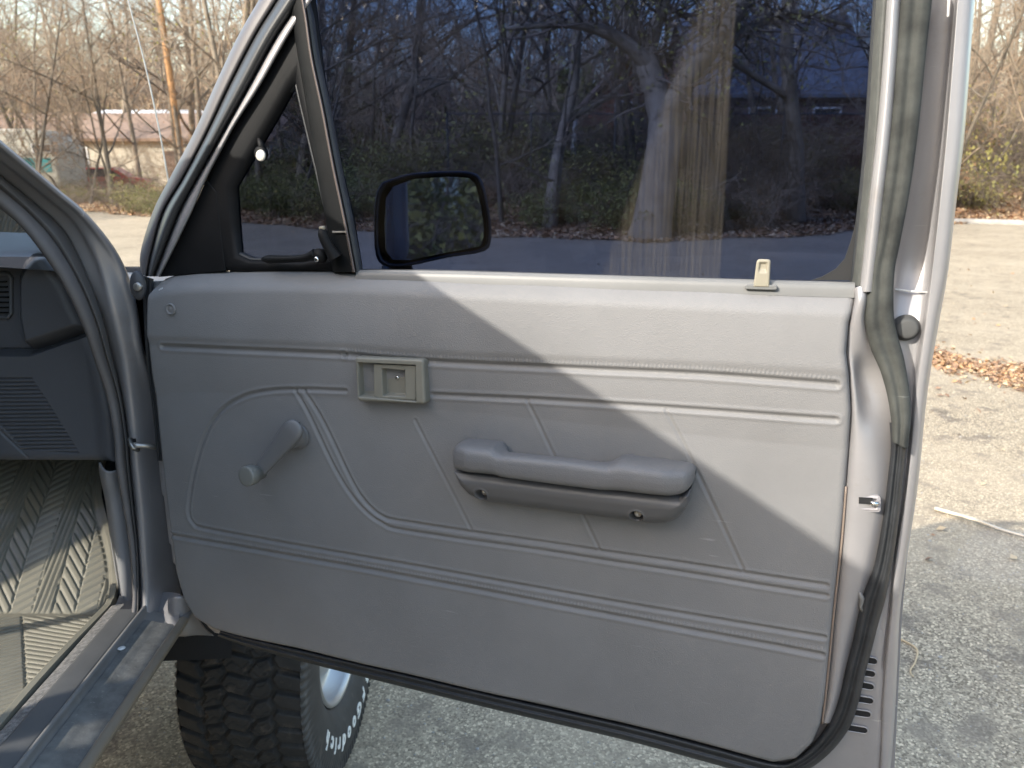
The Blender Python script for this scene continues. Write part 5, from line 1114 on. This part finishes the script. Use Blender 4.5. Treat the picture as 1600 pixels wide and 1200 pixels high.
def side(sg):
    rr = np.array([(.135, .373), (.1385, .366), (.139, .355), (.1395, .345), (.1425, .336), (.145, .32), (.147, .30), (.146, .275), (.140, .25), (.130, .225), (.122, .213), (.110, .205)])
    A = np.zeros((NT, len(rr), 3)); lug = sm((np.mod(th * WR / PIT * 2 + .2, 1) - .25) / .1) * sm((.85 - np.mod(th * WR / PIT * 2 + .2, 1)) / .1)
    x = rr[None, :, 0] + lug[:, None] * np.array([.001, .0045, .0045, .0035, .0008] + [0] * 7)[None]
    A[:, :, 0] = sg * x; A[:, :, 1] = -rr[None, :, 1] * np.cos(th)[:, None]; A[:, :, 2] = rr[None, :, 1] * np.sin(th)[:, None]
    A = np.concatenate([A, A[:1]]); V, F = loft(A, 1, 1); return link('sidewall', mesh('sidewall', wfr(V), F, M['sidewall'], True), wheel)
side(1); side(-1)
V, F = lathe([(.118, .207), (.124, .203), (.122, .196), (.108, .190), (.07, .185), (.06, .165), (.085, .13), (.09, .10), (.075, .085), (.07, .06), (.09, .055), (.095, .04), (.095, .0001)], 64, 0); link('rim', mesh('rim', wfr(V), F, mat('rim_silver', (.45, .45, .45), .42, metal=.8), True), wheel)
V, F = lathe([(.09, .058), (.10, .056), (.145, .048), (.15, .04), (.151, .0001)], 32, 0); link('hub_cap', mesh('hub_cap', wfr(V), F, mat('hub_grey', (.2, .2, .19), .4, metal=.4), True), wheel)
# raised white lettering of the maker round the sidewall
def letters(text, mid, step, rad, size):
    lm_ = mat('letter_white', (.75, .74, .70), .6, var=.1, vscale=60); n = len(text); adv = {'i': .55, 'r': .8, 'F': .95, 'G': 1.12, 'B': 1.08, 'c': .92}
    wds = [adv.get(c, 1.) for c in text]; tot = sum(wds); pos = 0
    for c, wd in zip(text, wds):
        cu = bpy.data.curves.new('t', 'FONT'); cu.body = c; cu.size = size; cu.align_x = 'CENTER'; cu.extrude = .0012; cu.offset = size * .035; cu.resolution_u = 3
        ob = bpy.data.objects.new('t', cu); COL.objects.link(ob); dg = bpy.context.evaluated_depsgraph_get(); me = bpy.data.meshes.new_from_object(ob.evaluated_get(dg))
        P = np.array([v.co[:] for v in me.vertices]); Fq = [tuple(p.vertices) for p in me.polygons]
        bpy.data.objects.remove(ob); bpy.data.curves.remove(cu); bpy.data.meshes.remove(me)
        ang = mid + ((pos + wd / 2) - tot / 2) * step; pos += wd     # clockwise seen from outside
        # local: outward radial = up of the letter; clockwise tangent = its x
        ca, sa = math.cos(ang), math.sin(ang); er = np.array([0, -ca, sa]) ; et = np.array([0, sa, ca])
        rr = rad + P[:, 1]; xx = P[:, 0]
        er_ = np.stack([0 * xx, -np.cos(ang + xx / rad), np.sin(ang + xx / rad)], 1)
        ax_ = np.interp(rr, [.25, .275, .30, .32, .336], [.140, .146, .147, .145, .1425])
        Q = er_ * rr[:, None]; Q[:, 0] = ax_ + P[:, 2] + .0006
        link('letter', mesh('letter', wfr(Q), Fq, lm_), wheel)
# angle 0 = rearmost point, rising angle goes up at the rear = clockwise? the front of a right wheel is on the observer's right
letters('BFGoodrich', math.radians(-78), math.radians(10.2), .274, .053)

# --- rubber floor mat (a thing of its own)
mp_ = [TT(0, 1137, 2, -.6), TT(183, 933, 2, -.6)]
out = roundpoly([(-.158, -.75), (-.158, .105), (-.185, .19), (-.275, .335), (-.30, .52), (-.78, .52), (-.78, -.75)][::-1], [.02, .02, .03, .05, .05, .03, .02])
def mat_h(x, y, d):
    base = floorz(x, y)
    rim = .030 * sm((.014 - d) / .003) * (y < .13) + .010 * sm((.014 - d) / .004) * (y >= .13)
    h = np.zeros_like(x)
    P = .0125
    tr = np.mod((y + .35 * x) / P, 1); trans = sm(tr / .25) * sm((1 - tr) / .25)
    lo = np.mod(x / .0095, 1); longi = sm(lo / .25) * sm((1 - lo) / .25)
    dg = np.mod((x * .72 + y * .69) / .0125, 1); diag = sm(dg / .25) * sm((1 - dg) / .25)
    dg2 = np.mod((x * .5 - y * .8) / .0125, 1); diag2 = sm(dg2 / .25) * sm((1 - dg2) / .25)
    # toe half: bands of lengthwise ribs between herringbone fields; flat half: slanted wedges of ribs
    cell = np.mod(x + .30 * (y - .1) * .4 + 1.0, .115)
    toe = np.where(cell < .036, longi, np.where(cell < .076, diag * .9, diag2 * .9))
    toe *= sm(np.abs(cell - .036) / .003) * sm(np.abs(cell - .076) / .003) * sm(cell / .003)
    bandc = x + .55 * (y + .02) + .29
    flat = np.where(np.abs(bandc) < .030, diag2, np.where(bandc > 0, trans, np.where(bandc > -.16, longi * .8, trans))); flat *= sm(np.abs(np.abs(bandc) - .030) / .003)
    cross = np.exp(-((y - .095) / .010) ** 2)
    h = np.where(y > .10, toe, flat) * .0055 * (1 - cross) * sm((d - .018) / .004) + .004 * cross
    h += .004 * np.sin(x * 14 + 1) * np.sin(y * 11)
    return base + .004 + h + rim
V, F = relief(out, .0016, mat_h, .66)
# trim the skirt so that it follows the floor
n_main = len(V); sk_ = V[:, 2] < -.655; V[sk_, 2] = floorz(V[sk_, 0], V[sk_, 1]) - .004
fm = link('floor_mat', mesh('floor_mat', V + np.array([.45, .1, .62]), F, M['mat_rubber'], True)); fm.matrix_world = Matrix.Translation(Vector(P0)) @ Mx @ Matrix.Translation(Vector((-.45, -.1, -.62)))
tag(fm, 'olive ribbed rubber floor mat with raised rim in the footwell behind the sill', 'floor mat')
